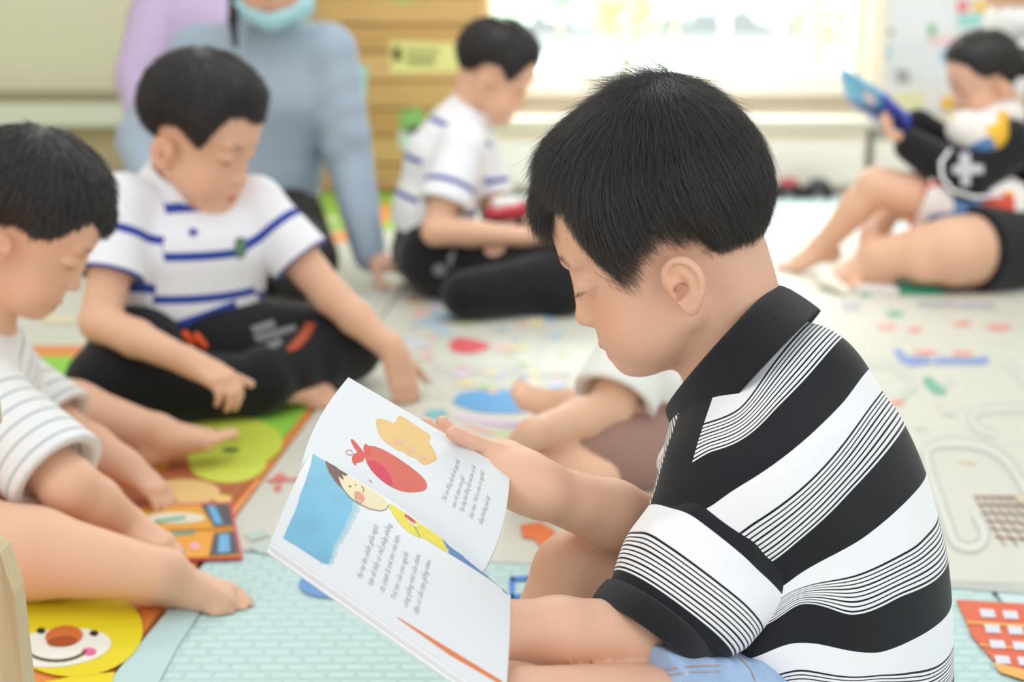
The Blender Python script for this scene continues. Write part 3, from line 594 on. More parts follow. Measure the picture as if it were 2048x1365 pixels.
# open booklet on the animal mat
def booklet():
    t = thing('activity_booklet', 'open orange and dark blue activity booklet on floor beside the small boy\'s hand', 'book', G(400, 1060)); q = lambda x, y, z=.004: G(x, y, z)
    def leaf(name, px, z, col, th=.002):
        p = [q(x, y, z) for x, y in px]; n = len(p); V = p+[a-A3(0, 0, th) for a in p]; return obj(name, mesh_py(name, V, [tuple(range(n)), tuple(range(n, 2*n))[::-1]]+[(i, n+i, n+(i+1) % n, (i+1) % n) for i in range(n)]), cm(col), t)
    leaf('cover', [(264, 1010), (462, 1004), (486, 1118), (300, 1124)], .0035, (.68, .10, .14), .0015); leaf('upper_page', [(268, 1014), (458, 1008), (468, 1056), (280, 1062)], .0060, (.82, .40, .05)); leaf('lower_page', [(281, 1066), (469, 1060), (480, 1112), (300, 1118)], .0060, (.82, .38, .05))
    leaf('dark_panel', [(402, 1010), (458, 1008), (467, 1052), (428, 1054)], .0066, (.10, .10, .10), .0004); leaf('dark_panel', [(428, 1066), (469, 1062), (478, 1108), (418, 1112)], .0066, (.10, .10, .11), .0004); leaf('blue_lettering', [(414, 1012), (430, 1012), (446, 1048), (430, 1048)], .0071, (.16, .45, .75), .0004); leaf('blue_lettering', [(438, 1070), (458, 1068), (460, 1104), (436, 1106)], .0071, (.16, .45, .75), .0004)
    leaf('white_loop', ell(352, 1036, 58, 11), .0066, (.82, .78, .62), .0004); leaf('teal_line', [(310, 1040), (370, 1032), (372, 1038), (312, 1046)], .0071, (.12, .48, .36), .0004); leaf('teal_line', [(330, 1066), (390, 1062), (390, 1068), (332, 1072)], .0066, (.12, .42, .36), .0004); leaf('pink_flower', ell(390, 1092, 11, 7), .0066, (.80, .45, .50), .0004)
booklet()
# toy in the reaching boy's hand, papers by the girl's feet
t = thing('floor_book', 'green and white book lying under the feet at right', 'book', G(1770, 575)); 
def lay(name, px, z, th, col, par):
    p = [G(x, y, z) for x, y in px]; n = len(p); V = p+[a-A3(0, 0, th) for a in p]; obj(name, mesh_py(name, V, [tuple(range(n)), tuple(range(n, 2*n))[::-1]]+[(i, n+i, n+(i+1) % n, (i+1) % n) for i in range(n)]), cm(col), par)
lay('green_cover', [(1770, 545), (1850, 548), (1885, 580), (1800, 580)], .012, .010, (.03, .28, .17), t); lay('white_page', [(1690, 556), (1768, 548), (1798, 580), (1715, 576)], .012, .010, (.80, .76, .74), t)
t = thing('paper_sheet', 'white crumpled paper on mat between the feet at right', 'paper', G(1660, 575)); F = Field(G(1655, 570)-.12, G(1655, 570)+.15, .004); F.op(ec(G(1650, 560, .02), G(1690, 580, .012), .014, .010, A3(0, 1, 0), 2.5), 0); F.op(rc(G(1645, 545, .03), G(1660, 560, .02), .02, .012), .01); V, Q = F.mesh(); obj('sheet', mesh_np('sheet', V, Q), M_wh, t)
# wooden furniture corner at the lower left
t = thing('wooden_stool', 'pale pine furniture corner at lower left edge', 'stool', P(-10, 1365, 1.0)-A3(0, 0, .16)); M_pine = mat('pale_pine', (.58, .46, .30), .6, .3)
nt = M_pine.node_tree; tc = nt.nodes.new('ShaderNodeTexCoord'); mp = nt.nodes.new('ShaderNodeMapping'); mp.inputs['Scale'].default_value = (60, 60, 3); nz = nt.nodes.new('ShaderNodeTexNoise'); nz.inputs['Scale'].default_value = 4; mx = nt.nodes.new('ShaderNodeMix'); mx.data_type = 'RGBA'; mx.inputs[6].default_value = (.50, .38, .22, 1); mx.inputs[7].default_value = (.68, .56, .36, 1)
nt.links.new(tc.outputs['Object'], mp.inputs[0]); nt.links.new(mp.outputs[0], nz.inputs['Vector']); nt.links.new(nz.outputs['Fac'], mx.inputs[0]); nt.links.new(mx.outputs[2], nt.nodes['Principled BSDF'].inputs['Base Color'])
p0 = P(0, 1108, 1.0); p1 = P(27, 1190, 1.0); p2 = P(34, 1365, 1.0); x0 = p0[0]
V = [(x0-.10, p0[1], p0[2]+.10), (x0, p0[1], p0[2]), (p1[0], p1[1], p1[2]), (p2[0]+.002, p1[1], -.0), (x0-.10, p1[1], 0)]; V = [A3(*v) for v in V]; V = V+[v+A3(0, .022, 0) for v in V]
obj('side_panel', mesh_py('side_panel', V, [(0, 1, 2, 3, 4)[::-1], (5, 6, 7, 8, 9)]+[(i, (i+1) % 5, 5+(i+1) % 5, 5+i) for i in range(5)]), M_pine, t)
box('seat_board', (x0-.07, p1[1]-.12, p0[2]+.105), (.16, .26, .02), M_pine, t, .003); box('side_panel', (x0-.07, p1[1]-.24, (p0[2]+.1)/2), (.12, .02, p0[2]+.095), M_pine, t)
# ------------------------------------------------------------ shared materials and helpers for people
SKIN = (0.77, 0.465, 0.315)
M_skin = mat_attr('skin', rough=0.5, spec=0.35, sss=0.12, bump=0.12, bscale=900)
M_hair = mat('black_hair', (0.014, 0.012, 0.012), 0.42, 0.5, var=.3, vscale=60)
M_strand = mat('hair_strand', (0.036, 0.031, 0.029), 0.36, 0.6)
M_glint = mat('hair_glint', (0.13, 0.105, 0.095), 0.4, 0.6)  # paler strands that paint highlights into the hair
M_short = mat('short_hair_brown', (0.085, 0.060, 0.050), 0.45, 0.5)  # brown raised to put the sideburn sheen into the colour
M_black = mat('black_cloth', (0.016, 0.016, 0.019), 0.9, 0.1, bump=.3, bscale=600, sheen=.2)
M_white = mat('white_cloth', (0.86, 0.86, 0.88), 0.9, 0.1, bump=.3, bscale=500)
def skin_mesh(name, V, Q, parent, head=None, skin=SKIN, spots=(), smooth=1, **kw):
    if smooth: V = smooth_mesh(V, Q, smooth)
    T = np.tile(np.array(skin, np.float32), (len(V), 1))
    if head is not None: T = head.tint(V, skin, T, **kw)
    for c, r, col, a in spots:
        d = np.linalg.norm(V-np.asarray(c), axis=1)/r; w = (np.clip(1-d, 0, 1)*a)[:, None]; T = T*(1-w)+np.array(col)*w
    return obj(name, mesh_np(name, V, Q, True, {'tint': T}), M_skin, parent)
def hair_curves(name, P0, seg_pts, radius, parent, m, tip=0.25):
    """strands: seg_pts is (n, k, 3)"""
    n, k, _ = seg_pts.shape
    hc = bpy.data.hair_curves.new(name); hc.add_curves([k]*n)
    hc.position_data.foreach_set('vector', seg_pts.astype(np.float32).ravel())
    ra = hc.attributes.new('radius', 'FLOAT', 'POINT') if 'radius' not in hc.attributes else hc.attributes['radius']
    prof = np.linspace(1, tip, k)
    rr = (np.asarray(radius).reshape(-1, 1)*prof[None]) if np.ndim(radius) else np.tile(radius*prof, (n, 1))
    ra.data.foreach_set('value', rr.astype(np.float32).ravel())
    o = obj(name, hc, m, parent); o['kind'] = 'stuff'; return o
def grow(head, V, t_of, n, k, length, whorl, wild=0.15, lift=0.0, rad=0.0004, down=0.35, clipfn=None, flowfn=None, jit=0.0015):
    """strands that start on the shell V and follow the skull away from the whorl"""
    idx = rng.integers(0, len(V), n); p = V[idx].astype(np.float64)
    p += rng.normal(0, jit, p.shape)
    L = length(head.loc(p)) if callable(length) else np.full(n, length); L = L*rng.uniform(.6, 1.15, n)*head.sc
    wh = head.w(whorl); dn = -head.R[:, 2]; pts = [p.copy()]
    jd = rng.normal(0, wild, (n, 3)); lf = rng.uniform(0.0, 1, n)*lift
    lift0 = np.zeros(n)
    for j in range(k-1):
        nn = head.skull_n(p.astype(np.float32)).astype(np.float64)
        if flowfn is not None: fl = flowfn(head.loc(p)) @ head.R.T
        else:
            fl = p-wh; fl /= np.maximum(np.linalg.norm(fl, axis=1), 1e-6)[:, None]; fl = fl+dn*down
        fl -= nn*(fl*nn).sum(1)[:, None]; fl /= np.maximum(np.linalg.norm(fl, axis=1), 1e-6)[:, None]
        fl = fl+jd+nn*lf[:, None]*(1-.5*j/k); fl /= np.linalg.norm(fl, axis=1)[:, None]
        p = p+fl*(L/(k-1))[:, None]; pts.append(p.copy())
    S = np.stack(pts, 1)
    if clipfn is not None: S = S[clipfn(head.loc(S[:, 0]), head.loc(S[:, -1]))]
    return S
def tps(cp, val, q, lam=1e-6):
    cp = np.asarray(cp, float); n = len(cp); d = cp.shape[1]
    def U(r): return r*r*np.log(r+1e-9)
    K = U(np.linalg.norm(cp[:, None]-cp[None], axis=2))+np.eye(n)*lam; Pm = np.hstack([np.ones((n, 1)), cp])
    A = np.block([[K, Pm], [Pm.T, np.zeros((d+1, d+1))]]); sol = np.linalg.solve(A, np.concatenate([val, np.zeros(d+1)]))
    out = np.zeros(len(q))
    for a in range(0, len(q), 20000):
        Q = q[a:a+20000]; out[a:a+20000] = U(np.linalg.norm(Q[:, None]-cp[None], axis=2)) @ sol[:n]+sol[n]+Q @ sol[n+1:]
    return out
def bvh_of(V, Q): return BVHTree.FromPolygons([Vector(v) for v in V.tolist()], Q.tolist())
def cast(bvh, x, y, dmin=0.3):
    d = P(x, y, 1.0)-CAMP; h = bvh.ray_cast(Vector(CAMP), Vector(d).normalized()); return h
HM_EYE = P(1160, 592, 1.14)
# ------------------------------------------------------------ other people
HX = [-.10, -.068, -.058, -.040, -.033, -.024, .002, .018, .030, .040, .050, .060, .064, .073, .086, .095]
HZ = [-.020, -.022, -.012, -.004, .016, .030, .038, .030, .018, .014, .030, .054, .080, .090, .078, .074]
HX2 = [-.10, -.068, -.055, -.040, -.030, -.020, .002, .018, .030, .038, .046, .054, .062, .073, .086, .095]
HZ2 = [-.012, -.012, -.002, .010, .030, .038, .043, .036, .026, .026, .042, .066, .084, .086, .078, .074]
def crop_hair(H, root, h=.0032, thick=.016, hx=HX, hz=HZ, n=5000, rad=.0005, m=None, fringe=.006, name='hair', longer=0.0):
    def tf(x, y, e, z):
        t = thick*np.clip(e/.07, 0, 1)**.6+fringe*np.clip((x-.035)/.05, 0, 1)*np.clip(e/.03, 0, 1)*np.clip((.14-z)/.05, 0, 1)+longer*np.clip(e/.03, 0, 1)
        return np.where(e < 0, np.maximum(e*.6, -.004), t)-.0020
    V, Q = H.hairshell((hx, hz), tf, h=h); hair = obj(name, mesh_np(name, smooth_mesh(V, Q, 2), Q), m or M_hair, root)
    if n:
        LV = H.loc(V); eV = LV[:, 2]-np.interp(LV[:, 0], hx, hz); VV = V[(eV > .002)]
        def ln(L): return .006+.018*np.clip((L[:, 2]-np.interp(L[:, 0], hx, hz))/.06, 0, 1)
        S = grow(H, VV, None, n, 5, ln, (-.045, 0, .15), wild=.12, lift=.06, down=.8)
        hair_curves('hair_strands', None, S, rad, hair, m or M_strand)
    return hair
def figure(S):
    h = S.get('h', .0035); K = S.get('k', 1.0); root = thing('person', S['label'], 'person', S['at'], S.get('group'))
    H = Head(S['ho'], S['hf'], S.get('hu', (0, 0, 1)), S.get('hs', 1.0)); nb, ch, wa, pe = [np.asarray(S[i], float) for i in ('neck', 'chest', 'waist', 'pelvis')]
    lat = unit(S['lat']); hs = H.sc
    pts = [H.w((0, 0, .14)), H.w((.09, 0, 0)), H.w((-.09, 0, 0)), nb, ch, wa, pe]
    for s in 'LR':
        for q in ('sh', 'el', 'wr', 'tip', 'hip', 'kn', 'an', 'toe'):
            if q+s in S: pts.append(np.asarray(S[q+s], float))
    F = field_for(pts, .10*max(K, 1), h)
    H.add(F, ears=S.get('ears', True))
    F.op(rc(H.w((-.022, 0, -.005)), nb, .037*hs, .040*K), .014)
    tw, tc, tp = S.get('tw', (.072, .070, .080)); fl = S.get('flat', 1.35)
    def torso(F, infl=0.0):
        F.op(ec(nb+(ch-nb)*.25, ch, .040*K, tw*K, lat, 1.25, fl), .02, infl=infl)
        F.op(ec(ch, wa, tw*K, tc*K, lat, fl, fl*.95), .03, infl=infl)
        F.op(ec(wa, pe, tc*K, tp*K, lat, fl*.95, fl), .03, infl=infl)
        for s in 'LR':
            if 'sh'+s in S: F.op(rc(S['sh'+s], ch*.5+nb*.5, .036*K, .045*K), .03, infl=infl)
    torso(F)
    ar = S.get('ar', (.036, .0285, .0265, .0185)); lr = S.get('lr', (.062, .044, .042, .027))
    for s in 'LR':
        if 'el'+s in S:
            a, b, c = [np.asarray(S[q+s], float) for q in ('sh', 'el', 'wr')]
            F.op(rc(a, b, ar[0]*K, ar[1]*K), .015); F.op(rc(b, b*.6+c*.4, ar[1]*K, ar[2]*K), .01); F.op(rc(b*.6+c*.4, c, ar[2]*K, ar[3]*K), .01)
            if 'hand'+s in S:
                q = dict(S['hand'+s]); d = q.pop('d'); n = q.pop('n'); sd = q.pop('side'); hand(F, c, d, n, sd, **q)
        if 'kn'+s in S:
            a, b, c = [np.asarray(S[q+s], float) for q in ('hip', 'kn', 'an')]
            F.op(rc(a, b, lr[0]*K, lr[1]*K), .008); F.op(rc(b, b*.65+c*.35, lr[1]*K*.95, lr[2]*K), .008); F.op(rc(b*.65+c*.35, c, lr[2]*K, lr[3]*K), .012)
            if 'foot'+s in S:
                q = dict(S['foot'+s]); foot(F, c, q.pop('d'), q.pop('u'), q.pop('side'), **q)
    F.clip(A3(0, 0, .0012), A3(0, 0, -1), .002)
    V, Q = F.mesh(); body = skin_mesh('body', V, Q, root, H, S.get('skin', SKIN), S.get('spots', ()), 1, **S.get('tint', {}))
    if 'hair' in S: crop_hair(H, root, **S['hair'])
    for C in S.get('clothes', ()):
        Fc = field_for([p for p in pts], .11*max(K, 1), C.get('h', h)); infl = C.get('infl', .008); kind = C['kind']
        if kind == 'top':
            torso(Fc, infl)
            if 'hem' in C: Fc.clip(C['hem'][0], C['hem'][1], .004)
            for s in 'LR':
                f = C.get('sleeve', .6)
                if 'el'+s in S:
                    a, b, c = [np.asarray(S[q+s], float) for q in ('sh', 'el', 'wr')]; w = C.get('sw', .010)
                    if f <= 1:
                        u_ = unit(b-a); e = a+(b-a)*f; r1 = ar[1]*K+w+.008; Fc.op(cutp(rc(a, e+u_*.03, ar[0]*K+w*.45, r1), e, u_), .012)
                        Fc.op(rc(e-u_*.035, e+u_*.02, ar[1]*K*.9, r1-.003), .002, 's')
                    else:
                        Fc.op(rc(a, b, ar[0]*K+w, ar[1]*K+w), .015); Fc.op(rc(b, c, ar[1]*K+w, ar[3]*K+w*.8), .01)
                        for t_ in (.25, .5, .75): Fc.op(rc(a+(b-a)*t_+A3(.01, -.01, .0)*K, a+(b-a)*(t_+.12)+A3(-.01, -.01, 0)*K, .03*K, .028*K), .02)
            na = unit(H.o-nb); Fc.op(rc(nb+na*.035*K, nb+na*.12*K, .040*K, .07*K), .004, 's')
        else:
            f = C.get('leg', 2.0)
            for s in 'LR':
                if 'kn'+s in S:
                    a, b, c = [np.asarray(S[q+s], float) for q in ('hip', 'kn', 'an')]; w = C.get('sw', .010)
                    if f <= 1:
                        e = a+(b-a)*f; n_ = unit(b-a); Fc.op(cutp(rc(a, b, lr[0]*K+w, lr[1]*K+w+.004), e, n_), .006)
                    else:
                        Fc.op(rc(a, b, lr[0]*K+w, lr[1]*K+w), .01); e = b+(c-b)*(f-1); Fc.op(rc(b, e, lr[1]*K+w, lr[3]*K+w+.004), .01)
                        for t_ in (.3, .55, .8): Fc.op(rc(b+(c-b)*t_+A3(0, -.01, .012), b+(c-b)*(t_+.1)+A3(.02, -.01, .0), lr[3]*K, lr[3]*K), .02)
            Fc.op(ec(wa*.45+pe*.55, pe, tc*K, tp*K, lat, fl*.95, fl), .02, infl=infl)
            if 'waistcut' in C: Fc.clip(C['waistcut'][0], C['waistcut'][1], .003)
        Fc.clip(A3(0, 0, .0008), A3(0, 0, -1), .002); V, Q = Fc.mesh(); V = smooth_mesh(V, Q, 2); at = {}
        # length along the cloth: down the spine, or down the arm on the sleeves
        sp = [nb, ch, wa, pe]; best = np.full(len(V), 9.); sc = np.zeros(len(V)); acc = 0
        for a, b in zip(sp[:-1], sp[1:]):
            L = np.linalg.norm(b-a); t = np.clip((V-a) @ (b-a)/L**2, -.3 if acc == 0 else 0, 1); d = np.linalg.norm(V-a-t[:, None]*(b-a), axis=1); m = d < best; best = np.where(m, d, best); sc = np.where(m, acc+t*L, sc); acc += L
        if 'plane' in C: sc = (V-C['plane'][0]) @ C['plane'][1]+C['plane'][2]-C.get('so', 0.0)
        if kind == 'top':
            for s in 'LR':
                if 'el'+s in S:
                    a, b = [np.asarray(S[q+s], float) for q in ('sh', 'el')]; L = np.linalg.norm(b-a); a2 = a+(b-a)*.12; t = np.clip((V-a2) @ (b-a)/L**2, 0, 1); d = np.linalg.norm(V-a2-t[:, None]*(b-a), axis=1); m = d+.028*K < best
                    sc = np.where(m, t*L+C.get('sb', .045)-C.get('so', 0.0), sc)
        at['sc'] = sc*C.get('sk', 1.0)+C.get('so', 0.0)
        o = obj(C['name'], mesh_np(C['name'], V, Q, True, at), C['mat'], root); C['out'] = o; C['bvh'] = bvh_of(V, Q)
    return root, H, S
def collar(nb, ho, par, m=None, r0=.064, r1=.051, hh=.026, ri=.043, pad=.12):
    F = Field(nb-pad, nb+pad, .0035); na = unit(ho-nb)
    F.op(rc(nb-na*.010, nb+na*hh, r0, r1), 0); F.clip(nb+na*(hh+.012), na, .004); F.op(rc(nb+na*.01, nb+na*.10, ri, ri+.008), .002, 's'); V, Q = F.mesh(); return obj('collar', mesh_np('collar', V, Q), m or M_white, par)
def patch(name, bv, polys, m, par, off=.0012, step=8):
    def pr(x, y):
        hh = cast(bv, x, y)
        if hh[0] is None: return None
        return np.array(hh[0])+np.array(hh[1])*off
    return decal(name, None, polys, m, par, proj=pr, step=step)
# ------------------------------------------------------------ the open picture book
def crv(p, t):
    """quadratic through three points at t = 0, .5, 1"""
    a, b, c = p; t = t[..., None]; return a*(2*(t-.5)*(t-1))+b*(-4*t*(t-1))+c*(2*t*(t-.5))
BK = dict(gt=P(603, 934, 1.065), gb=P(962, 1150, 1.005), ct=P(622, 904, 1.055), cb=P(1021, 1192, .985),
          lt=P(541, 1086, .975), lb=P(1008, 1412, .895), rt=P(697, 755, 1.165), rb=P(1020, 944, 1.095), rm=P(1004, 1055, 1.04), rtm=P(636, 842, 1.115))
PGN = unit(np.cross(BK['rb']-BK['rt'], BK['gt']-BK['rt'])); PGN = PGN*(1 if PGN @ (HM_EYE-BK['rt']) > 0 else -1)
PGL = unit(np.cross(BK['lb']-BK['lt'], BK['ct']-BK['lt'])); PGL = PGL*(1 if PGL @ (HM_EYE-BK['lt']) > 0 else -1)
def behind(x, y, k, n, off):
    r = P(x, y, 1.0)-CAMP; return CAMP+r*(((BK[k]-CAMP) @ n-off)/(r @ n))
def left_page(u, v, off=0.0):
    """u down the spine, v from the gutter to the fore edge"""
    u = np.asarray(u, float); v = np.asarray(v, float); L = lambda a, b: a+(b-a)*u[..., None]
    g, c, o = L(BK['gt'], BK['gb']), L(BK['ct'], BK['cb']), L(BK['lt'], BK['lb'])
    c = c+unit(RT*.59+UPV*.81)*.0052*np.sin(np.pi*u[..., None]); w = np.clip(v/.10, 0, 1)[..., None]; s = np.clip((v-.10)/.90, 0, 1)[..., None]
    rise = np.sqrt(1-(1-w)**2); a = g+(c-g)*(w*.5+rise*.5)
    b = c+(o-c)*s+PGL*(.006*np.sin(np.pi*s))
    return np.where(v[..., None] < .10, a, b)+PGL*off
def right_page(u, v, off=0.0):
    u = np.asarray(u, float); v = np.asarray(v, float); L = lambda a, b: a+(b-a)*u[..., None]
    return crv((L(BK['gt'], BK['gb']), L(BK['rtm'], BK['rm']), L(BK['rt'], BK['rb'])), v)+PGN*off
def sheet(name, fn, o0, o1, m, par, nu=24, nv=40, v0=0.0, v1=1.0, u0=0.0, u1=1.0):
    U, V_ = np.meshgrid(np.linspace(u0, u1, nu), np.linspace(v0, v1, nv), indexing='ij')
    A = fn(U, V_, o0).reshape(-1, 3); B = fn(U, V_, o1).reshape(-1, 3); N = nu*nv; F = []
    for i in range(nu-1):
        for j in range(nv-1):
            a = i*nv+j; F.append((a, a+1, a+nv+1, a+nv)); F.append((N+a, N+a+nv, N+a+nv+1, N+a+1))
    bd = [i*nv for i in range(nu)]+[(nu-1)*nv+j for j in range(1, nv)]+[i*nv+nv-1 for i in range(nu-2, -1, -1)]+[j for j in range(nv-2, 0, -1)]
    for a, b in zip(bd, bd[1:]+bd[:1]): F.append((a, b, N+b, N+a))
    me = mesh_np(name, np.concatenate([A, B]), F, False); o = obj(name, me, m, par); return o, np.array(A), np.array(F[:0:1] if 0 else [f for f in F if max(f) < N])
def book():
    root = thing('picture_book', 'open picture book with a red heart drawing, held by the boy in striped polo', 'book', (BK['cb']+BK['lb'])/2)
    M_pg = mat('page_paper', (.69, .72, .735), .38, .4); M_blk = mat('page_block', (.90, .90, .94), .8, .1); M_cov = mat('white_cover', (.90, .90, .94), .35, .4)
    lp, A, F1 = sheet('left_page', left_page, 0, -.0006, M_pg, root); rp, B, F2 = sheet('right_page', right_page, 0, -.0006, M_pg, root)
    sheet('page_stack', lambda u, v, o: left_page(u, v, o)+(BK['lt']-BK['ct'])*.012, -.0010, -.0055, M_blk, root, v0=.12)
    sheet('page_stack', right_page, -.0009, -.0030, M_blk, root, v0=.06, v1=.985)
    sheet('cover', lambda u, v, o: left_page(u, v, o)+(BK['lt']-BK['ct'])*.03, -.0065, -.0085, M_cov, root, v0=.10, u0=-.006, u1=1.01)
    sheet('cover', right_page, -.0036, -.0052, M_cov, root, v0=.03, v1=1.0, u0=-.004)
    bl, br = bvh_of(A, F1), bvh_of(B, F2)
    def mk(b, nrm, off):
        def f(x, y):
            h = cast(b, x, y)
            if h[0] is None:
                tt = np.clip(((x-622)*399+(y-904)*288)/(399**2+288**2), 0, 1); h = b.find_nearest(Vector(BK['ct']*(1-tt)+BK['cb']*tt+PGL*.001))
            hn = np.array(h[1]); hn = hn*(1 if hn @ nrm > 0 else -1)
            return np.array(h[0])+unit(hn+nrm*.3)*off*.42
        return f
    pl, pr = (lambda o: mk(bl, PGL, o)), (lambda o: mk(br, PGN, o))
    def D(name, polys, col, P_, st=None, rough=.5, var=0, off=.00035, vs=40):
        if name in ('drawn_face', 'yellow_jumper', 'red_heart', 'orange_cloud', 'heart_shade', 'heart_vessels'): polys = [chaikin(p) for p in polys]
        col = tuple(c*.84+.02 for c in col)
        d = decal(name, None, polys, mat('print_'+name, col, rough, .3, var=var, vscale=vs), lp if P_ is pl else rp, proj=P_(off), step=st)
        return d
    # left page
    def uv2px(u, v):
        w = left_page(np.array([u]), np.array([v]))[0]-CAMP; z = w @ FWD; return (1024+w @ RT/z*FPX, 682.5-w @ UPV/z*FPX)
    edge = [(.02, .06), (.30, .30)]
    sky = [(626, 908), (653, 925), (668, 952), (690, 985), (706, 998), (704, 1020), (698, 1034), (690, 1050), (684, 1062), (676, 1078), (668, 1090), (664, 1108), (659, 1122), (657, 1131), (640, 1124), (600, 1098), (566, 1077), (580, 1045), (600, 990)]
    D('blue_sky', [sky], (.20, .52, .72), pl, 9, var=.25, vs=25)
    right = [(690, 975), (706, 998), (704, 1020), (697, 1036), (689, 1052), (682, 1066), (676, 1080), (668, 1092), (663, 1110), (659, 1124), (655, 1132)]
    for nm, dx, cc, of in (('sky_wash', 17, (.56, .70, .76), .0001), ('sky_wash', 9, (.40, .63, .73), .0002)):
        rr = []
        for (x0, y0), (x1, y1) in zip(right[:-1], right[1:]):
            for t in (0, .33, .66): rr.append((x0+(x1-x0)*t+dx*(1-.55*abs(y0-1030)/110)+rng.uniform(-2.5, 2.5), y0+(y1-y0)*t+rng.uniform(-1.5, 1.5)))
        D(nm, [rr+[(x-16, y-4) for x, y in right[::-1]]], cc, pl, 8, off=of)
    D('drawn_hair', [[(651, 922), (662, 926), (676, 938), (690, 942), (704, 952), (690, 953), (684, 950), (688, 962), (676, 953), (681, 968), (690, 985), (672, 966), (658, 945), (652, 932)]], (.14, .06, .05), pl, 8, off=.0007)
    D('drawn_face', [[(653, 925), (666, 929), (684, 938), (710, 955), (740, 978), (762, 993), (774, 1003), (777, 1012), (772, 1020), (760, 1023), (740, 1019), (716, 1008), (700, 996), (686, 979), (670, 962), (658, 945)]], (.84, .74, .46), pl, 8, off=.00045, var=.06)
    D('face_outline', line([(653, 926), (658, 945), (670, 962), (686, 979), (700, 996), (716, 1008), (740, 1019), (760, 1023), (772, 1020), (777, 1012)], 1.3)+line([(710, 994), (713, 1004), (722, 1008), (724, 1005)], 1.3), (.25, .16, .10), pl, off=.0008)
    D('drawn_cheek', [ell(719, 994, 13, 7, .75)], (.80, .30, .22), pl, 6, off=.0007)
    D('drawn_features', [ell(700, 974, 2.6, 1.8, .6, 10), ell(711, 971, 1.6, 1.2, .6, 10)]+line([(723, 974), (727, 978), (727, 986)], 1.4), (.12, .08, .06), pl, off=.0008)
    D('yellow_jumper', [[(777, 1006), (800, 1020), (840, 1048), (884, 1078), (892, 1090), (900, 1108), (880, 1098), (843, 1074), (840, 1077), (826, 1071), (806, 1056), (790, 1036), (779, 1018)]], (.84, .74, .05), pl, 8, off=.0005, var=.07)
    D('blue_trousers', [[(884, 1078), (900, 1088), (940, 1116), (980, 1146), (1004, 1166), (1006, 1178), (980, 1160), (940, 1134), (898, 1108), (890, 1092)]], (.10, .24, .50), pl, 8, off=.0005, var=.12)
    D('drawn_shoe', line(ell(1011, 1180, 9, 5, .9, 14)+[(1017, 1187)], 1.4), (.2, .2, .2), pl, off=.0009); D('sleeve_line', line([(840, 1075), (832, 1060), (826, 1050)], 1.2), (.2, .2, .2), pl, off=.0009)
    D('drawn_hand', [ell(824, 1046, 15, 5, .66)], (.84, .72, .50), pl, 6, off=.0009); D('red_heart_mark', [ell(820, 1039, 14, 3.2, .66)], (.62, .06, .05), pl, 6, off=.0011)
    # right page
    D('red_heart', [[(733, 893), (745, 892), (765, 899), (790, 913), (815, 930), (838, 948), (850, 960), (855, 972), (852, 981), (838, 985), (815, 986), (795, 981), (775, 971), (757, 956), (742, 940), (732, 925), (728, 905)]], (.72, .14, .10), pr, 9, var=.10, vs=30)
    D('heart_vessels', [[(700, 880), (706, 879), (718, 893), (731, 910), (727, 922), (722, 925), (710, 927), (714, 931), (708, 931), (703, 920), (706, 909), (716, 906), (708, 896)], [(728, 908), (727, 893), (731, 887), (737, 893), (745, 896), (738, 912)]], (.72, .10, .08), pr, 7, off=.0005)
    D('heart_shade', [[(735, 922), (748, 921), (770, 936), (782, 955), (786, 974), (768, 966), (750, 950), (738, 935)]], (.70, .05, .09), pr, 8, off=.0006)
    D('vessel_outline', line(ell(699, 906, 7, 5, .3, 12), 1.2)+line([(741, 962), (744, 966)], 1)+line([(738, 960), (741, 965)], 1), (.5, .2, .16), pr, off=.0008)
    D('orange_cloud', [[(751, 843), (755, 838), (766, 838), (776, 843), (790, 848), (797, 830), (812, 838), (838, 856), (864, 872), (856, 884), (868, 900), (874, 914), (872, 922), (862, 926), (852, 931), (842, 928), (832, 916), (818, 914), (806, 903), (795, 902), (784, 893), (770, 885), (759, 872), (754, 858)]], (.84, .56, .22), pr, 8, var=.08)
    D('cloud_marks', [ell(798, 884, 9, 6, .5), ell(822, 900, 9, 6, .5), ell(845, 915, 8, 5, .5)], (.82, .50, .34), pr, off=.0006)
    # writing
    def text(name, s, p0, p1, hx, hy, P_, col, off=.0005, shear=.0):
        V, F = text_tris(s, shear); w = V[:, 0].max(); ex = np.array([p1[0]-p0[0], p1[1]-p0[1]])/w; ey = np.array([hx, hy])
        f = P_(off); VV = []
        for a, b in V:
            q = np.array(p0)+ex*a+ey*b; w_ = f(q[0], q[1]); VV.append(w_ if w_ is not None else (0, 0, -9))
        me = mesh_py(name, VV, [x for x in F if all(VV[i][2] > -1 for i in x)]); bm_clean(me); return obj(name, me, col, lp if P_ is pl else rp)
    M_tx = mat('printed_ink', (.36, .37, .39), .6, .2); M_tx2 = mat('printed_ink_grey', (.40, .42, .45), .6, .2)
    for s, p0, p1 in (('Áp tay lên phần giữa ngực', (722, 1160), (757, 1052)), ('bạn sẽ thấy có chỗ phập phồng.', (744, 1174), (784, 1050)), ('đó chính là trái tim của bạn.', (768, 1188), (800, 1073)),
                      ('Trái tim của con người', (790, 1203), (818, 1108)), ('cũng giống như của chim,', (814, 1218), (841, 1112)), ('đều có cấu tạo giống nhau.', (836, 1232), (862, 1122))):
        text('text_line', s, p0, p1, -14, -9, pl, M_tx, shear=.25)
    for s, p0, p1 in (('Thế còn động vật thì sẽ qua thế', (891, 1005), (921, 922)), ('nào với nhau em gái?', (910, 1018), (930, 955)), ('Tùy từng loài động vật mà tim có sẽ', (926, 1028), (952, 934)), ('khác nhau. Thế to nào có người!', (945, 1040), (970, 946)), ('bằng khoảng quả ấy!', (964, 1051), (981, 995))):
        text('text_line', s, p0, p1, -12, -8, pr, M_tx2, shear=.25)
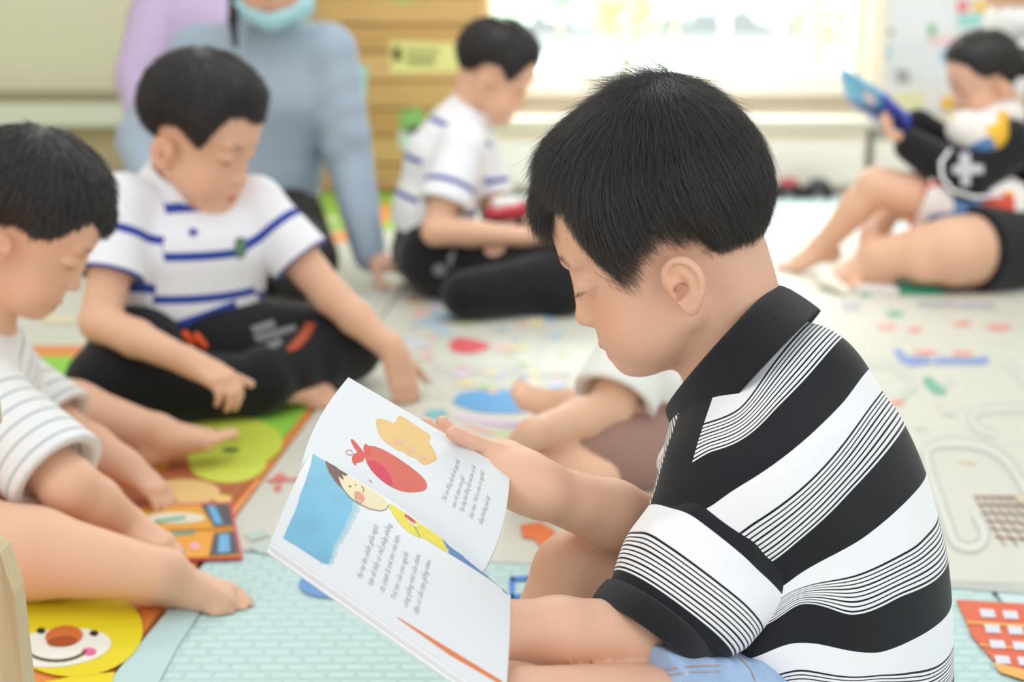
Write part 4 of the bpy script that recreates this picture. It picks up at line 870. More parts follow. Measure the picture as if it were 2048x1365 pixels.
    # orange stripe along the fore edge of the left page
    D('orange_stripe', [[(793, 1236), (797, 1236), (1004, 1363), (1004, 1372), (900, 1312)]], (.80, .22, .06), pl, 14, off=.0004)
    return root
book()
# ------------------------------------------------------------ the reading boy in front
def main_boy():
    root = thing('person', 'boy in black and white striped polo in front, reading an open picture book', 'person', G(1640, 1500), None)
    yb = math.radians(25); fh = A3(-math.cos(yb), math.sin(yb), 0); lat = A3(-math.sin(yb), -math.cos(yb), 0); Zv = A3(0, 0, 1)
    yw, pt = math.radians(10), math.radians(24)
    f = A3(-math.cos(pt)*math.cos(yw), math.cos(pt)*math.sin(yw), -math.sin(pt))
    l = np.cross(Zv, f); l = unit(l); u = np.cross(f, l)
    ear = P(1352, 578, 1.075); H = Head(ear-l*.071, f, u, 1.0)
    neckb = P(1476, 700, 1.15); chest = P(1555, 905, 1.15); waist = P(1640, 1150, 1.15); pelv = P(1660, 1370, 1.16)
    shL = P(1455, 990, 1.085); elL = P(1264, 1273, 1.045); wrL = behind(958, 1256, 'lt', PGL, .034)
    shR = P(1475, 860, 1.25); elR = P(1345, 1075, 1.20); wrR = behind(1058, 970, 'rt', PGN, .014)
    hipL = P(1600, 1452, 1.11); hipR = P(1650, 1400, 1.22)
    knR = P(1150, 1150, 1.17); anR = P(985, 1470, 1.12)
    knL = P(1045, 1456, .95); anL = P(1200, 1500, 1.02)
    hs = .0023
    lo = np.array([P(820, 1300, 1.15)[0], .80, -.02]); hi = np.array([P(1905, 900, 1.2)[0], 1.42, .56])
    h0 = H.o
    ax = np.arange(lo[0], hi[0], .0021); fine_y = np.concatenate([np.arange(lo[1], h0[1]-.10, .0026), np.arange(h0[1]-.10, h0[1]+.03, .00155), np.arange(h0[1]+.03, hi[1], .0028)])
    az = np.concatenate([np.arange(lo[2], h0[2]-.085, .0025), np.arange(h0[2]-.085, hi[2], .0016)])
    xf0, xf1 = h0[0]-.115, h0[0]+.03
    ax = np.concatenate([np.arange(lo[0], xf0, .0024), np.arange(xf0, xf1, .0015), np.arange(xf1, hi[0], .0026)])
    F = Field(None, None, .0022, axes=[ax, fine_y, az])
    H.add(F)
    nk0 = H.w((-.026, 0, -.005)); F.op(rc(nk0, neckb, .040, .041), .014); F.op(rc(H.w((-.034, 0, .01)), neckb+A3(.008, 0, -.01), .036, .039), .012)
    F.op(rc(H.w((.01, 0, -.03)), neckb-A3(.005, 0, .01), .030, .036), .018)
    def torso(F, infl=0.0, shirt=False):
        a = .004 if shirt else 0
        F.op(ec(neckb+A3(.012, 0, -.03), chest, .036, .078, lat, 1.3, 1.38), .02, infl=infl)
        F.op(ec(chest, waist, .078, .076, lat, 1.38, 1.3), .03, infl=infl)
        F.op(ec(waist, pelv, .076, .085, lat, 1.3, 1.4), .03, infl=infl)
        F.op(rc(shL+A3(.03, .01, -.005), chest+A3(.01, 0, .04), .043, .045), .03, infl=infl)
        F.op(rc(shR+A3(.02, -.01, 0), chest+A3(.01, 0, .04), .043, .045), .03, infl=infl)
    torso(F)
    # arms and hands
    F.op(rc(shL, elL, .035, .0265), .01); F.op(rc(elL, (elL+wrL)/2, .0265, .0245), .008); F.op(rc((elL+wrL)/2, wrL, .0245, .0185), .008)
    F.op(rc(shR, elR, .038, .029), .03); F.op(rc(elR, elR*.55+wrR*.45, .0275, .0270), .012); F.op(rc(elR*.55+wrR*.45, wrR, .0270, .0205), .012)
    hand(F, wrL, unit(behind(840, 1160, 'lt', PGL, .024)-wrL), PGL, -1, .118, (0.05, .12, .1), .0, tdir=unit(behind(860, 1205, 'lt', PGL, .022)-wrL), spread=.06)
    hd = unit(behind(886, 894, 'rt', PGN, .018)-wrR); bn = PGN
    tipsR = hand(F, wrR, hd, bn, 1, .120, (.05, .25, .25), .02, tdir=unit(behind(912, 882, 'rt', PGN, -.010)-behind(1010, 925, 'rt', PGN, .004)), spread=.02, rs=1.08, wr=.0225, k=.009)
    # legs
    F.op(rc(hipL, knL, .052, .040), .003); F.op(rc(knL, anL, .038, .026), .006)
    F.op(rc(hipR, knR, .060, .036), .003); F.op(rc(knR, knR*.5+anR*.5+A3(.005, 0, -.005), .034, .035), .006); F.op(rc(knR*.5+anR*.5+A3(.005, 0, -.005), anR, .035, .024), .012)
    F.clip(A3(0, 0, .0012), A3(0, 0, -1), .002)
    V, Q = F.mesh()
    sk = (SKIN[0]*.98, SKIN[1]*.98, SKIN[2])
    spots = [(H.w((.052, .05, -.012)), .04, (.74, .40, .29), .25), (P(1190, 590, 1.1), .0028, (.30, .16, .10), .0), (tipsR[4], .02, (.78, .38, .32), .7)]
    skin_mesh('body', V, Q, root, H, sk, spots, smooth=2, brow=False, lash=.8)
    # hair
    hx = [-.10, -.068, -.058, -.040, -.033, -.024, .002, .018, .030, .040, .049, .055, .061, .070, .080, .095]
    hz = [-.020, -.022, -.012, -.004, .016, .030, .038, .030, .018, .014, .034, .058, .086, .096, .090, .082]
    def keep(a, b):
        return (b[:, 2] > np.interp(b[:, 0], hx, hz)-np.where(b[:, 0] > .072, .022, .0075)) | (b[:, 0] < -.02)
    def tf(x, y, e, z):
        e = e-.005*np.clip((.08-z)/.02, 0, 1)-.005*np.exp(-((x-.040)/.016)**2)
        t = .019*np.clip(e/.075, 0, 1)**.6
        t = t+.004*np.clip((x-.02)/.04, 0, 1)*np.clip((z-.07)/.03, 0, 1)-.006*np.clip((-x-.045)/.03, 0, 1)*np.clip((z-.02)/.04, 0, 1)+.0015*np.clip((-x-.040)/.02, 0, 1)*np.clip(e/.015, 0, 1)*np.clip((.06-z)/.03, 0, 1)
        t = t+.006*np.clip((x-.035)/.05, 0, 1)*np.clip(e/.03, 0, 1)*np.clip((.14-z)/.05, 0, 1)+.006*np.exp(-((x+.045)**2+(z-.145)**2)/.0012)
        t = t+.003*np.clip((-x-.02)/.06, 0, 1)*np.clip(e/.05, 0, 1)*np.clip((z-.02)/.04, 0, 1)
        t = np.where(e < 0, np.maximum(e*.6, -.004), t)
        return t-.0020
    V2, Q2 = H.hairshell((hx, hz), tf, h=.0021)
    hair = obj('hair', mesh_np('hair', smooth_mesh(V2, Q2, 2), Q2), M_hair, root)
    LV = H.loc(V2); eV = LV[:, 2]-np.interp(LV[:, 0], hx, hz)
    nn = H.skull_n(V2); outer = (eV > -.001) & (np.abs(H.skull(V2[:, 0], V2[:, 1], V2[:, 2])-tf(LV[:, 0], LV[:, 1], eV, LV[:, 2])) < .003)
    VV = V2[outer]; LV = LV[outer]; eV = eV[outer]
    def ln(L):
        e = L[:, 2]-np.interp(L[:, 0], hx, hz); return .008+.022*np.clip(e/.06, 0, 1)
    def flow(L):
        w = L-np.array([-.045, .0, .15]); w /= np.maximum(np.linalg.norm(w, axis=1), 1e-6)[:, None]
        side = np.clip((.10-L[:, 2])/.08, 0, 1)[:, None]
        return w*(1-.5*side)+np.array([0, 0, -1.])*(.35+.9*side)+np.array([-1., 0, 0])*side*np.clip((-L[:, :1]+.055)/.05, -.1, .60)
    S1 = grow(H, VV, None, 62000, 6, ln, (-.045, 0, .15), wild=.07, lift=.03, flowfn=flow, clipfn=keep)
    top = VV[(LV[:, 2] > .11)]
    S2 = grow(H, top, None, 7000, 6, .030, (-.045, 0, .15), wild=.18, lift=.16, flowfn=flow)
    cow = VV[(np.linalg.norm(LV-np.array([-.038, .0, .158]), axis=1) < .035)]
    def cflow(L): return np.tile(np.array([.75, 0.0, .25]), (len(L), 1))
    S3 = grow(H, cow, None, 900, 6, .034, (-.045, 0, .15), wild=.28, lift=.75, flowfn=cflow)
    fr = VV[(eV < .022) & (LV[:, 0] > .068)]
    def fflow(L): return np.tile(np.array([.12, 0, -1.]), (len(L), 1))
    S4 = grow(H, fr, None, 5200, 6, .034, (0, 0, .2), wild=.10, lift=.05, flowfn=fflow)
    LB = H.loc(V); eB = LB[:, 2]-np.interp(LB[:, 0], hx, hz); nr = (eB > -.001) & (eB < .019) & (LB[:, 0] > -.09) & (LB[:, 0] < .075) & (np.abs(H.skull(V[:, 0], V[:, 1], V[:, 2])) < .0015); sb = V[nr]
    def sflow(L): return np.stack([np.where(L[:, 0] > .035, -.75, -.35), 0*L[:, 0], -np.ones(len(L))], 1)
    S5 = grow(H, sb, None, 8000, 6, .010, (0, 0, .2), wild=.14, lift=.10, flowfn=sflow, jit=.003)
    hair_curves('hair_strands', None, np.concatenate([S1[3600:], S2, S3, S4]), .000105, hair, M_strand); hair_curves('lighter_strands', None, S1[:3600], .00008, hair, M_glint)
    hair_curves('short_hair', None, S5, .00009, hair, M_short)
    # lashes and brow
    n = 30; S = np.zeros((n, 5, 3))
    for i in range(n):
        y = .020+.024*i/n; b = np.array([.0785-.55*(y-.026)**2*20*(y > .026)-.35*max(0, y-.034), y, .0185+.0*(y)]); dr = np.array([.9, (y-.031)*14+rng.normal(0, .25), -.75+rng.normal(0, .22)]); dr /= np.linalg.norm(dr); ll = rng.uniform(.006, .0095)
        for j in range(5):
            q = j/4; S[i, j] = H.w(b+dr*ll*q+np.array([0, 0, .0035])*q*q)
    hair_curves('eyelashes', None, S, .00009, root, M_strand)
    n = 200; i = rng.uniform(0, 1, n); y = .012+.034*i; z = .0475+.004*np.sin(i*3)-.004*i+rng.normal(0, .0013, n)
    b = np.stack([.0845-.0*i-.35*np.maximum(0, y-.018)**1.5*8-.002, y, z], 1)
    bt = bvh_of(V[::1], Q); S = np.zeros((n, 4, 3)); keep = []
    for a in range(n):
        w = H.w(b[a]+np.array([.03, .012, 0])); dv = Vector(H.R @ np.array([-1., -.4, 0])).normalized(); hh = bt.ray_cast(Vector(w), dv)
        if hh[0] is None: continue
        for j in range(4): S[a, j] = np.array(hh[0])+H.R @ (np.array([-.1, .95, .25-.5*i[a]])*.0016*j)+np.array(hh[1])*.0003*(j+.5)
        keep.append(a)
    M_brow = mat('brow_hair', (.15, .11, .09), .6)
    hair_curves('eyebrow', None, S[keep], .00006, root, M_brow)
    # ---------------- polo shirt
    blk = (.016, .017, .020); wht = (.86, .86, .88)
    st = [(0, blk), (.36, wht), (.67, blk)]
    for i in range(9):
        p = .675+i*.0365; 
        if i: st.append((p, blk))
        st.append((p+.0135, wht))
    M_pol = mat_stripes('striped_pique', 1.0, st); nt = M_pol.node_tree
    a = nt.nodes.new('ShaderNodeAttribute'); a.attribute_name = 'pd'
    g0 = None
    g = nt.nodes.new('ShaderNodeMath'); g.operation = 'GREATER_THAN'; g.inputs[1].default_value = 0; nt.links.new(a.outputs['Fac'], g.inputs[0])
    mx = nt.nodes.new('ShaderNodeMix'); mx.data_type = 'RGBA'; mx.inputs[7].default_value = (*blk, 1)
    rp = [n for n in nt.nodes if n.type == 'VALTORGB'][0]; nt.links.new(rp.outputs[0], mx.inputs[6]); nt.links.new(g.outputs[0], mx.inputs[0]); g3 = nt.nodes.new('ShaderNodeMath'); g3.operation = 'GREATER_THAN'; g3.inputs[1].default_value = .027; nt.links.new(a.outputs['Fac'], g3.inputs[0])
    tz = nt.nodes.new('ShaderNodeTexCoord'); sx = nt.nodes.new('ShaderNodeSeparateXYZ'); nt.links.new(tz.outputs['Object'], sx.inputs[0]); m1 = nt.nodes.new('ShaderNodeMath'); m1.operation = 'DIVIDE'; m1.inputs[1].default_value = .0036; nt.links.new(sx.outputs['Z'], m1.inputs[0])
    m2 = nt.nodes.new('ShaderNodeMath'); m2.operation = 'FRACT'; nt.links.new(m1.outputs[0], m2.inputs[0]); m3 = nt.nodes.new('ShaderNodeMath'); m3.operation = 'GREATER_THAN'; m3.inputs[1].default_value = .42; nt.links.new(m2.outputs[0], m3.inputs[0])
    mz = nt.nodes.new('ShaderNodeMix'); mz.data_type = 'RGBA'; mz.inputs[6].default_value = (*blk, 1); mz.inputs[7].default_value = (*wht, 1); nt.links.new(m3.outputs[0], mz.inputs[0])
    my = nt.nodes.new('ShaderNodeMix'); my.data_type = 'RGBA'; nt.links.new(g3.outputs[0], my.inputs[0]); nt.links.new(mx.outputs[2], my.inputs[6]); nt.links.new(mz.outputs[2], my.inputs[7]); nt.links.new(my.outputs[2], nt.nodes['Principled BSDF'].inputs['Base Color'])
    Fs = Field([P(1240, 900, 1.1)[0]-.02, .93, .02], [P(1905, 900, 1.2)[0]+.03, 1.42, .50], .0024)
    torso(Fs, infl=.0085, shirt=True)
    Fs.op(rc(P(1612, 745, 1.13), P(1560, 900, 1.13), .026, .05), .03); Fs.op(rc(shL, shL*.75+elL*.25, .050, .044), .025)
    Fs.op(rc(P(1690, 1000, 1.15), P(1712, 1250, 1.15), .055, .058), .05)
    # cloth folds running from the armhole
    for (x0, y0, d0, x1, y1, d1, r) in ((1575, 1200, 1.068, 1780, 1085, 1.085, .008), (1540, 1215, 1.062, 1740, 1320, 1.075, .010), (1520, 1290, 1.055, 1700, 1390, 1.07, .012)):
        Fs.op(rc(P(x0, y0, d0), P(x1, y1, d1), r, r*.5), .03)
    nrm = unit(fh*.74+Zv*.67); e1 = unit(-fh*.67+Zv*.74); e2 = lat; CC = P(1477, 732, 1.15)
    Fs.op(ec(CC+nrm*.070, CC+nrm*.16, .066, .09, lat, 1.0), .003, 's')
    Fs.clip(P(1600, 1410, 1.1), A3(-.1, 0, -1), .004)
    V, Q = Fs.mesh(); V = smooth_mesh(V, Q, 2)
    bt = bvh_of(V, Q)
    ctl = [(1670, 690, 0), (1690, 800, .36), (1550, 820, 0), (1620, 870, .36), (1420, 905, 0), (1460, 985, .36), (1607, 655, -.33), (1535, 742, -.33), (1480, 815, -.33), (1560, 660, -.50), (1440, 800, -.50), (1500, 1050, .67), (1620, 960, .67), (1750, 800, .67), (1425, 1010, .36),
           (1550, 1120, 1.0), (1700, 985, 1.0), (1810, 850, 1.0), (1570, 1170, 1.36), (1720, 1080, 1.36), (1848, 960, 1.36), (1580, 1185, 1.67), (1750, 1135, 1.67), (1870, 1050, 1.67),
           (1600, 1210, 2.0), (1700, 1230, 2.0), (1800, 1195, 2.0), (1890, 1140, 2.0), (1610, 1275, 2.30), (1760, 1305, 2.36), (1880, 1245, 2.36), (1600, 1330, 2.62), (1760, 1350, 2.67), (1885, 1325, 2.67), (1750, 1420, 3.0), (1600, 1420, 3.0)]
    cp, cv = [], []
    for x, y, s in ctl:
        hh = cast(bt, x, y)
        if hh[0] is None:
            print('miss', x, y); continue
        p = np.array(hh[0]); cp.append([-(p @ fh), p[2]]); cv.append(s)
    sc = tps(cp, np.array(cv), np.stack([-(V @ fh), V[:, 2]], 1), 1e-7)
    seam = []
    p0, p1 = np.array(cast(bt, 1412, 835)[0] or P(1412, 835, 1.07)), np.array(cast(bt, 1366, 1000)[0] or P(1366, 1000, 1.07))
    dv = p1-p0; nv = unit(np.cross(dv, -FWD+A3(-.3, 0, 0))); nv = nv*(1 if nv[0] < 0 else -1); pdv = (V-p0) @ nv
    pdv = np.where((V-p0) @ lat > -.05, pdv, -.05)
    polo = obj('polo_shirt', mesh_np('polo_shirt', V, Q, True, {'sc': sc, 'pd': pdv}), M_pol, root)
    # sleeve of the near arm
    hem = P(1311, 1262, 1.050); s0 = P(1452, 1062, 1.078)
    Fl = Field(np.minimum(hem, s0)-.11, np.maximum(hem, s0)+.1, .0022)
    ad = unit(hem-s0); wd = unit(P(1430, 1330, 1.05)-P(1205, 1200, 1.05))
    Fl.op(ec(s0, hem+ad*.02, .042, .040, wd, 1.15, 1.12), 0); Fl.op(rc(P(1395, 1078, 1.075), P(1355, 1120, 1.06), .038, .036), .03)
    Fl.op(rc(P(1540, 1165, 1.06), P(1450, 1215, 1.045), .018, .03), .03)
    for (x0, y0, d0, x1, y1, d1, r) in ((1320, 1070, 1.035, 1420, 1130, 1.03, .006), (1390, 1040, 1.035, 1480, 1100, 1.035, .006)):
        Fl.op(rc(P(x0, y0, d0), P(x1, y1, d1), r, r*.6), .02)
    Fl.clip(hem+ad*.001, ad, .003)
    Fl.op(ec(s0+ad*.10, hem+ad*.03, .02, .036, wd, 1.05, 1.12), .002, 's')
    V, Q = Fl.mesh(); V = smooth_mesh(V, Q, 2); bt = bvh_of(V, Q)
    sc = 1.0+(.0165-(hem-V) @ ad)/.088; sc = np.maximum(sc, .02)
    sl = obj('sleeve', mesh_np('sleeve', V, Q, True, {'sc': sc, 'pd': np.full(len(V), -1.)}), M_pol, polo)
    # far sleeve
    hemR = shR*.45+elR*.55; adR = unit(elR-shR); Fl = Field(np.minimum(hemR, shR)-.1, np.maximum(hemR, shR)+.1, .003)
    Fl.op(rc(shR, hemR+adR*.02, .05, .045), 0); Fl.clip(hemR, adR, .003); Fl.op(rc(shR+adR*.05, hemR+adR*.03, .02, .038), .002, 's')
    V, Q = Fl.mesh(); sc = (V-shR) @ adR*9
    obj('sleeve', mesh_np('sleeve', V, Q, True, {'sc': sc, 'pd': np.full(len(V), -1.)}), M_pol, polo)
    # ribbed trims: cuff, collar
    M_rib = mat('black_rib', blk, .9, .12, sheen=.2); nt = M_rib.node_tree
    a = nt.nodes.new('ShaderNodeAttribute'); a.attribute_name = 'sc'; sn = nt.nodes.new('ShaderNodeMath'); sn.operation = 'SINE'
    ml = nt.nodes.new('ShaderNodeMath'); ml.operation = 'MULTIPLY'; ml.inputs[1].default_value = 2*math.pi/.0015; nt.links.new(a.outputs['Fac'], ml.inputs[0]); nt.links.new(ml.outputs[0], sn.inputs[0])
    bp = nt.nodes.new('ShaderNodeBump'); bp.inputs['Distance'].default_value = .0006; bp.inputs['Strength'].default_value = .6; nt.links.new(sn.outputs[0], bp.inputs['Height']); nt.links.new(bp.outputs[0], nt.nodes['Principled BSDF'].inputs['Normal'])
    def ring(name, C, ex, ey, nz, prof, a0, a1, n, m, par, warp=None, closed=False):
        Vr, sc = [], []; k = len(prof(0))
        for i in range(n):
            t = a0+(a1-a0)*i/(n-(0 if closed else 1)); pr = prof((i/(n-1))*2-1)
            c = C+(warp(t) if warp else 0)
            for (dr, hh) in pr:
                w = ex*math.cos(t)+ey*math.sin(t); Vr.append(c+w+unit(w)*dr+nz*hh); sc.append(t*.07)
        Fr = []
        for i in range(n if closed else n-1):
            for j in range(k): Fr.append((i*k+j, i*k+(j+1) % k, ((i+1) % n)*k+(j+1) % k, ((i+1) % n)*k+j))
        me = mesh_np(name, Vr, Fr, True, {'sc': sc}); o = obj(name, me, m, par)
        s = o.modifiers.new('s', 'SUBSURF'); s.levels = s.render_levels = 1; return o
    cprof = lambda q: [(-.001, -.004), (.0035, -.004), (.0045, .009), (.0035, .0165), (0, .0185), (-.003, .016), (-.0035, .005)]
    wd2 = unit(wd-ad*(wd @ ad)); rx = .0420*1.12; ry = .0415
    ring('cuff', hem-ad*.006, wd2*(rx+.001), np.cross(ad, wd2)*(ry+.001), ad, cprof, 0, 2*math.pi, 72, M_rib, sl, closed=True)
    def colprof(q):
        w = .036+.006*abs(q)**4; o = .009+.006*min(1, (1-abs(q))*1.6)*0+.006*abs(math.sin(q*math.pi*.88))
        return [(-.003, -.006), (-.0045, .014), (-.004, .024), (-.001, .0275), (.004, .025), (.009, .010), (o+.002, -w+.024), (o+.0008, -w+.0225), (.006, .008), (.0015, .021), (-.001, .015), (-.0005, -.006)]
    ring('collar', CC, e1*.066, e2*.063, nrm, colprof, -math.radians(158), math.radians(158), 80, M_rib, polo, warp=lambda t: -nrm*.012*(1-math.cos(t))*.5)
    M_w2 = mat('white_tape', (.85, .85, .87), .9, .1)
    tprof = lambda q: [(-.0045, -.010), (-.0058, .012), (-.0052, .0225), (-.0042, .0225), (-.0035, .012), (-.0025, -.010)]
    ring('collar_lining', CC, e1*.066, e2*.063, nrm, tprof, -math.radians(166), math.radians(166), 80, M_w2, polo, warp=lambda t: -nrm*.012*(1-math.cos(t))*.5)
    # placket with a button and a chest badge
    # ---------------- denim shorts
    M_den = mat('light_denim', (.36, .50, .72), .85, .15, bump=.6, bscale=700, var=.28, vscale=35)
    Fd = Field([P(1250, 1400, 1)[0]-.03, .90, .0], [P(1900, 1400, 1.2)[0], 1.42, .20], .0035)
    cutL = hipL*.40+knL*.60; cutR = hipR*.55+knR*.45; Fd.op(cutp(rc(hipL, knL, .060, .056), cutL, unit(knL-hipL)), .02); Fd.op(cutp(rc(hipR, knR, .068, .050), cutR, unit(knR-hipR)), .02); Fd.op(ec(waist*.25+pelv*.75, pelv, .068, .080, lat, 1.3, 1.35), .02); Fd.op(ec(pelv-A3(0, 0, .0), pelv-A3(0, 0, .03), .088, .088, lat, 1.42), .01)
    for i in range(9):
        p = hipL*(1-.06*i)+knL*.06*i; Fd.op(rc(p+A3(-.02, -.035, .030), p+A3(.02, -.01, .052), .011, .006), .008)
    V, Q = Fd.mesh(); obj('denim_shorts', mesh_np('denim_shorts', smooth_mesh(V, Q, 1), Q), M_den, root)
    bs = bvh_of(V, Q); M_st = mat('tan_stitch', (.50, .36, .22), .7, .2)
    for k_, ln_ in enumerate(([(1330, 1352), (1380, 1346), (1440, 1344)], [(1480, 1318), (1500, 1340), (1510, 1364)], [(1330, 1340), (1385, 1334), (1440, 1332)])):
        patch('seam_stitch', bs, line(spline(ln_, 4), 2.2), M_st, [c for c in root.children if c.name.startswith('denim')][0], .0006, None)
    return H
HM = main_boy()
blu = (.035, .07, .36); wh = (.84, .85, .90)
M_blue = mat_stripes('white_pique_blue_lines', .078, [(0, wh), (.42, blu), (.56, wh)], bscale=500)
M_blue2 = mat_stripes('white_pique_blue_stripes', .066, [(0, wh), (.38, blu), (.58, wh)], bscale=500)
M_grey = mat_stripes('ivory_jersey_grey_lines', .020, [(0, (.80, .81, .80)), (.42, (.36, .40, .44)), (.56, (.80, .81, .80))], bscale=500)
M_tee = mat('ivory_tee', (.82, .82, .78), .9, .1, bump=.3, bscale=400); M_choc = mat('dusty_brown_cloth', (.36, .22, .18), .9, .1, bump=.3, bscale=300, var=.1, vscale=20)
M_sweat = mat('blue_grey_knit', (.36, .44, .53), .9, .1, bump=.4, bscale=300, var=.05, vscale=30); M_lil = mat('lilac_cloth', (.56, .45, .66), .9, .1, bump=.3, bscale=200)
M_dk = mat('dark_trousers', (.035, .032, .03), .9, .1); M_print = mat('grey_print', (.22, .22, .23), .8, .1); M_orp = mat('rust_print', (.46, .10, .05), .8, .1)
# ---- boy in the white and blue polo, cross-legged (middle left)
def boy_b():
    S = dict(label='boy in white polo with blue stripes, cross-legged in black trousers, reaching to the floor', at=G(400, 740), h=.0034,
        ho=P(384, 302, 2.15), hf=(.90, -.27, -.40), hs=1.04, neck=P(362, 408, 2.21), chest=P(372, 500, 2.20), waist=P(370, 600, 2.22), pelvis=P(345, 690, 2.27), lat=unit(A3(.93, .32, 0)), flat=1.42, tw=(.078, .074, .085),
        shR=P(248, 408, 2.12), elR=P(200, 645, 2.07), wrR=P(385, 728, 1.99), shL=P(510, 410, 2.22), elL=P(660, 590, 2.22), wrL=P(788, 705, 2.20),
        handR=dict(d=P(470, 775, 1.96)-P(385, 728, 1.99), n=A3(.1, .1, -1), side=1, curl=(.55, .8, .5), L=.128), handL=dict(d=A3(.12, -.05, -.45), n=A3(-.5, .8, -.2), side=1, curl=(.15, .3, .2), L=.128),
        tipL=G(815, 812), hipR=G(280, 710, .09), knR=G(215, 770, .062), anR=G(540, 778, .038), hipL=G(430, 690, .09), knL=G(690, 690, .068), anL=G(500, 770, .05),
        footR=dict(d=A3(1, .12, .0), u=A3(0, -.75, .5), side=1, L=.155), toeR=G(720, 780, .03), hair=dict(thick=.019, n=9000, rad=.0005, hx=HX2, hz=HZ2, h=.003),
        tint=dict(lips=(.68, .16, .14), lt=.0030, ba=.85), spots=((P(450, 350, 2.08), .05, (.78, .40, .31), .35),))
    S['clothes'] = [dict(kind='top', name='polo_shirt', mat=M_blue2, sleeve=.62, infl=.009, sw=.016, so=0, sb=.0027, plane=(P(370, 507, 2.13), unit(P(372, 600, 2.16)-P(366, 420, 2.12)), .0317), hem=(P(400, 655, 2.2), unit(A3(.05, 0, -1)))), dict(kind='bottom', name='black_trousers', mat=M_black, leg=1.86, sw=.016)]
    root, H, S = figure(S); top, bot = S['clothes']
    # collar, buttons, crest and prints
    collar(S['neck']+(H.o-S['neck'])*.22, H.o, top['out'], r0=.080, r1=.060, hh=.036, ri=.050)
    patch('hem_band', top['bvh'], [[(296, 652), (360, 640), (470, 600), (472, 614), (400, 648), (330, 664)]], mat('navy_hem', blu, .8, .1), top['out'], .002)
    M_b = mat('navy_print', blu, .7, .2); b = top['bvh']
    patch('button', b, [ell(386, 466, 9, 7, 0, 16)], M_b, top['out'], .003); patch('chest_crest', b, [[(470, 478), (488, 474), (490, 500), (482, 520), (472, 512), (468, 495)]], mat('crest_green', (.12, .24, .14), .7, .2), top['out'], .002)
    bb = bot['bvh']
    patch('letter_print', bb, [[(500, 655), (545, 640), (552, 655), (508, 668)], [(505, 672), (590, 650), (592, 662), (515, 686)], [(530, 690), (560, 676), (565, 690), (545, 700)]], M_print, bot['out'], .0015)
    patch('rust_stripe_print', bb, [[(572, 700), (580, 705), (600, 696), (620, 672), (632, 650), (612, 645), (600, 668)]], M_orp, bot['out'], .0015)
    M_or = mat('orange_cord', (.85, .12, .03), .7, .2)
    for (x, y) in ((380, 672), (403, 676)):
        V_, Q_ = [], []; F = Field(G(x, y, .12)-.05, G(x, y, .12)+.05, .003); h_ = cast(bb, x, y); p = np.array(h_[0]) if h_[0] is not None else P(x, y, 2.1); F = Field(p-.03, p+.03, .003); F.op(rc(p+A3(-.006, -.006, .004), p+A3(.006, -.006, -.012), .006, .005), 0); V_, Q_ = F.mesh(); obj('drawstring_end', mesh_np('d', V_, Q_), M_or, bot['out'])
boy_b()
# ---- small boy at the left edge
def boy_a():
    hf = unit(A3(.80, .14, -.54)); hx = [-.10, -.068, -.05, -.03, .0, .02, .04, .055, .066, .078, .09, .1]; hz = [-.02, -.02, -.005, .02, .036, .030, .040, .062, .078, .070, .058, .055]
    ear = P(2, 508, 1.60); l = unit(np.cross(A3(0, 0, 1), hf)); ho = ear+l*.066
    wrR = G(258, 1052, .034); wrL = G(255, 935, .05)
    S = dict(label='small boy in grey-striped ivory shirt at left edge, hands by the orange booklet', at=G(-60, 1150), h=.003,
        ho=ho, hf=hf, hs=.98, neck=P(-40, 672, 1.70), chest=P(-70, 800, 1.74), waist=P(-120, 930, 1.78), pelvis=P(-150, 1000, 1.80), lat=unit(A3(-.15, 1, 0)), tw=(.074, .078, .085), flat=1.3,
        shR=P(-35, 800, 1.61), elR=P(140, 975, 1.56), wrR=wrR, shL=P(-10, 745, 1.82), elL=P(130, 870, 1.80), wrL=wrL, ar=(.037, .031, .029, .021),
        handR=dict(d=G(345, 1105, .012)-wrR, n=A3(0, 0, -1), side=-1, curl=(.2, .25, .2), L=.115), handL=dict(d=G(330, 1000, .015)-wrL, n=A3(.1, -.1, -1), side=1, curl=(.25, .3, .3), L=.112, tcurl=.2),
        hipR=P(-230, 1010, 1.72), knR=G(-70, 1085, .062), anR=G(325, 1150, .040), hipL=P(-120, 930, 1.9), knL=G(60, 815, .075), anL=G(312, 868, .048), lr=(.062, .052, .047, .026),
        footR=dict(d=unit(A3(1, -.08, -.12)), u=A3(-.1, -.42, .9), side=1, L=.150), footL=dict(d=unit(A3(.92, .22, .26)), u=A3(-.2, .2, .9), side=-1, L=.145), toeR=G(505, 1180, .02), toeL=G(445, 850, .05), tint=dict(lt=.0032, ba=.8), hair=dict(thick=.015, n=9000, rad=.0005, hx=hx, hz=hz, h=.003, fringe=.002), spots=((P(60, 590, 1.6), .05, (.80, .42, .33), .3),))
    S['clothes'] = [dict(kind='top', name='striped_shirt', mat=M_grey, sleeve=.88, infl=.013, sw=.022, noclip=False, hem=(P(-120, 960, 1.78), A3(.2, 0, -1))), dict(kind='bottom', name='shorts', mat=M_tee, leg=.5, sw=.012)]
    figure(S)
boy_a()
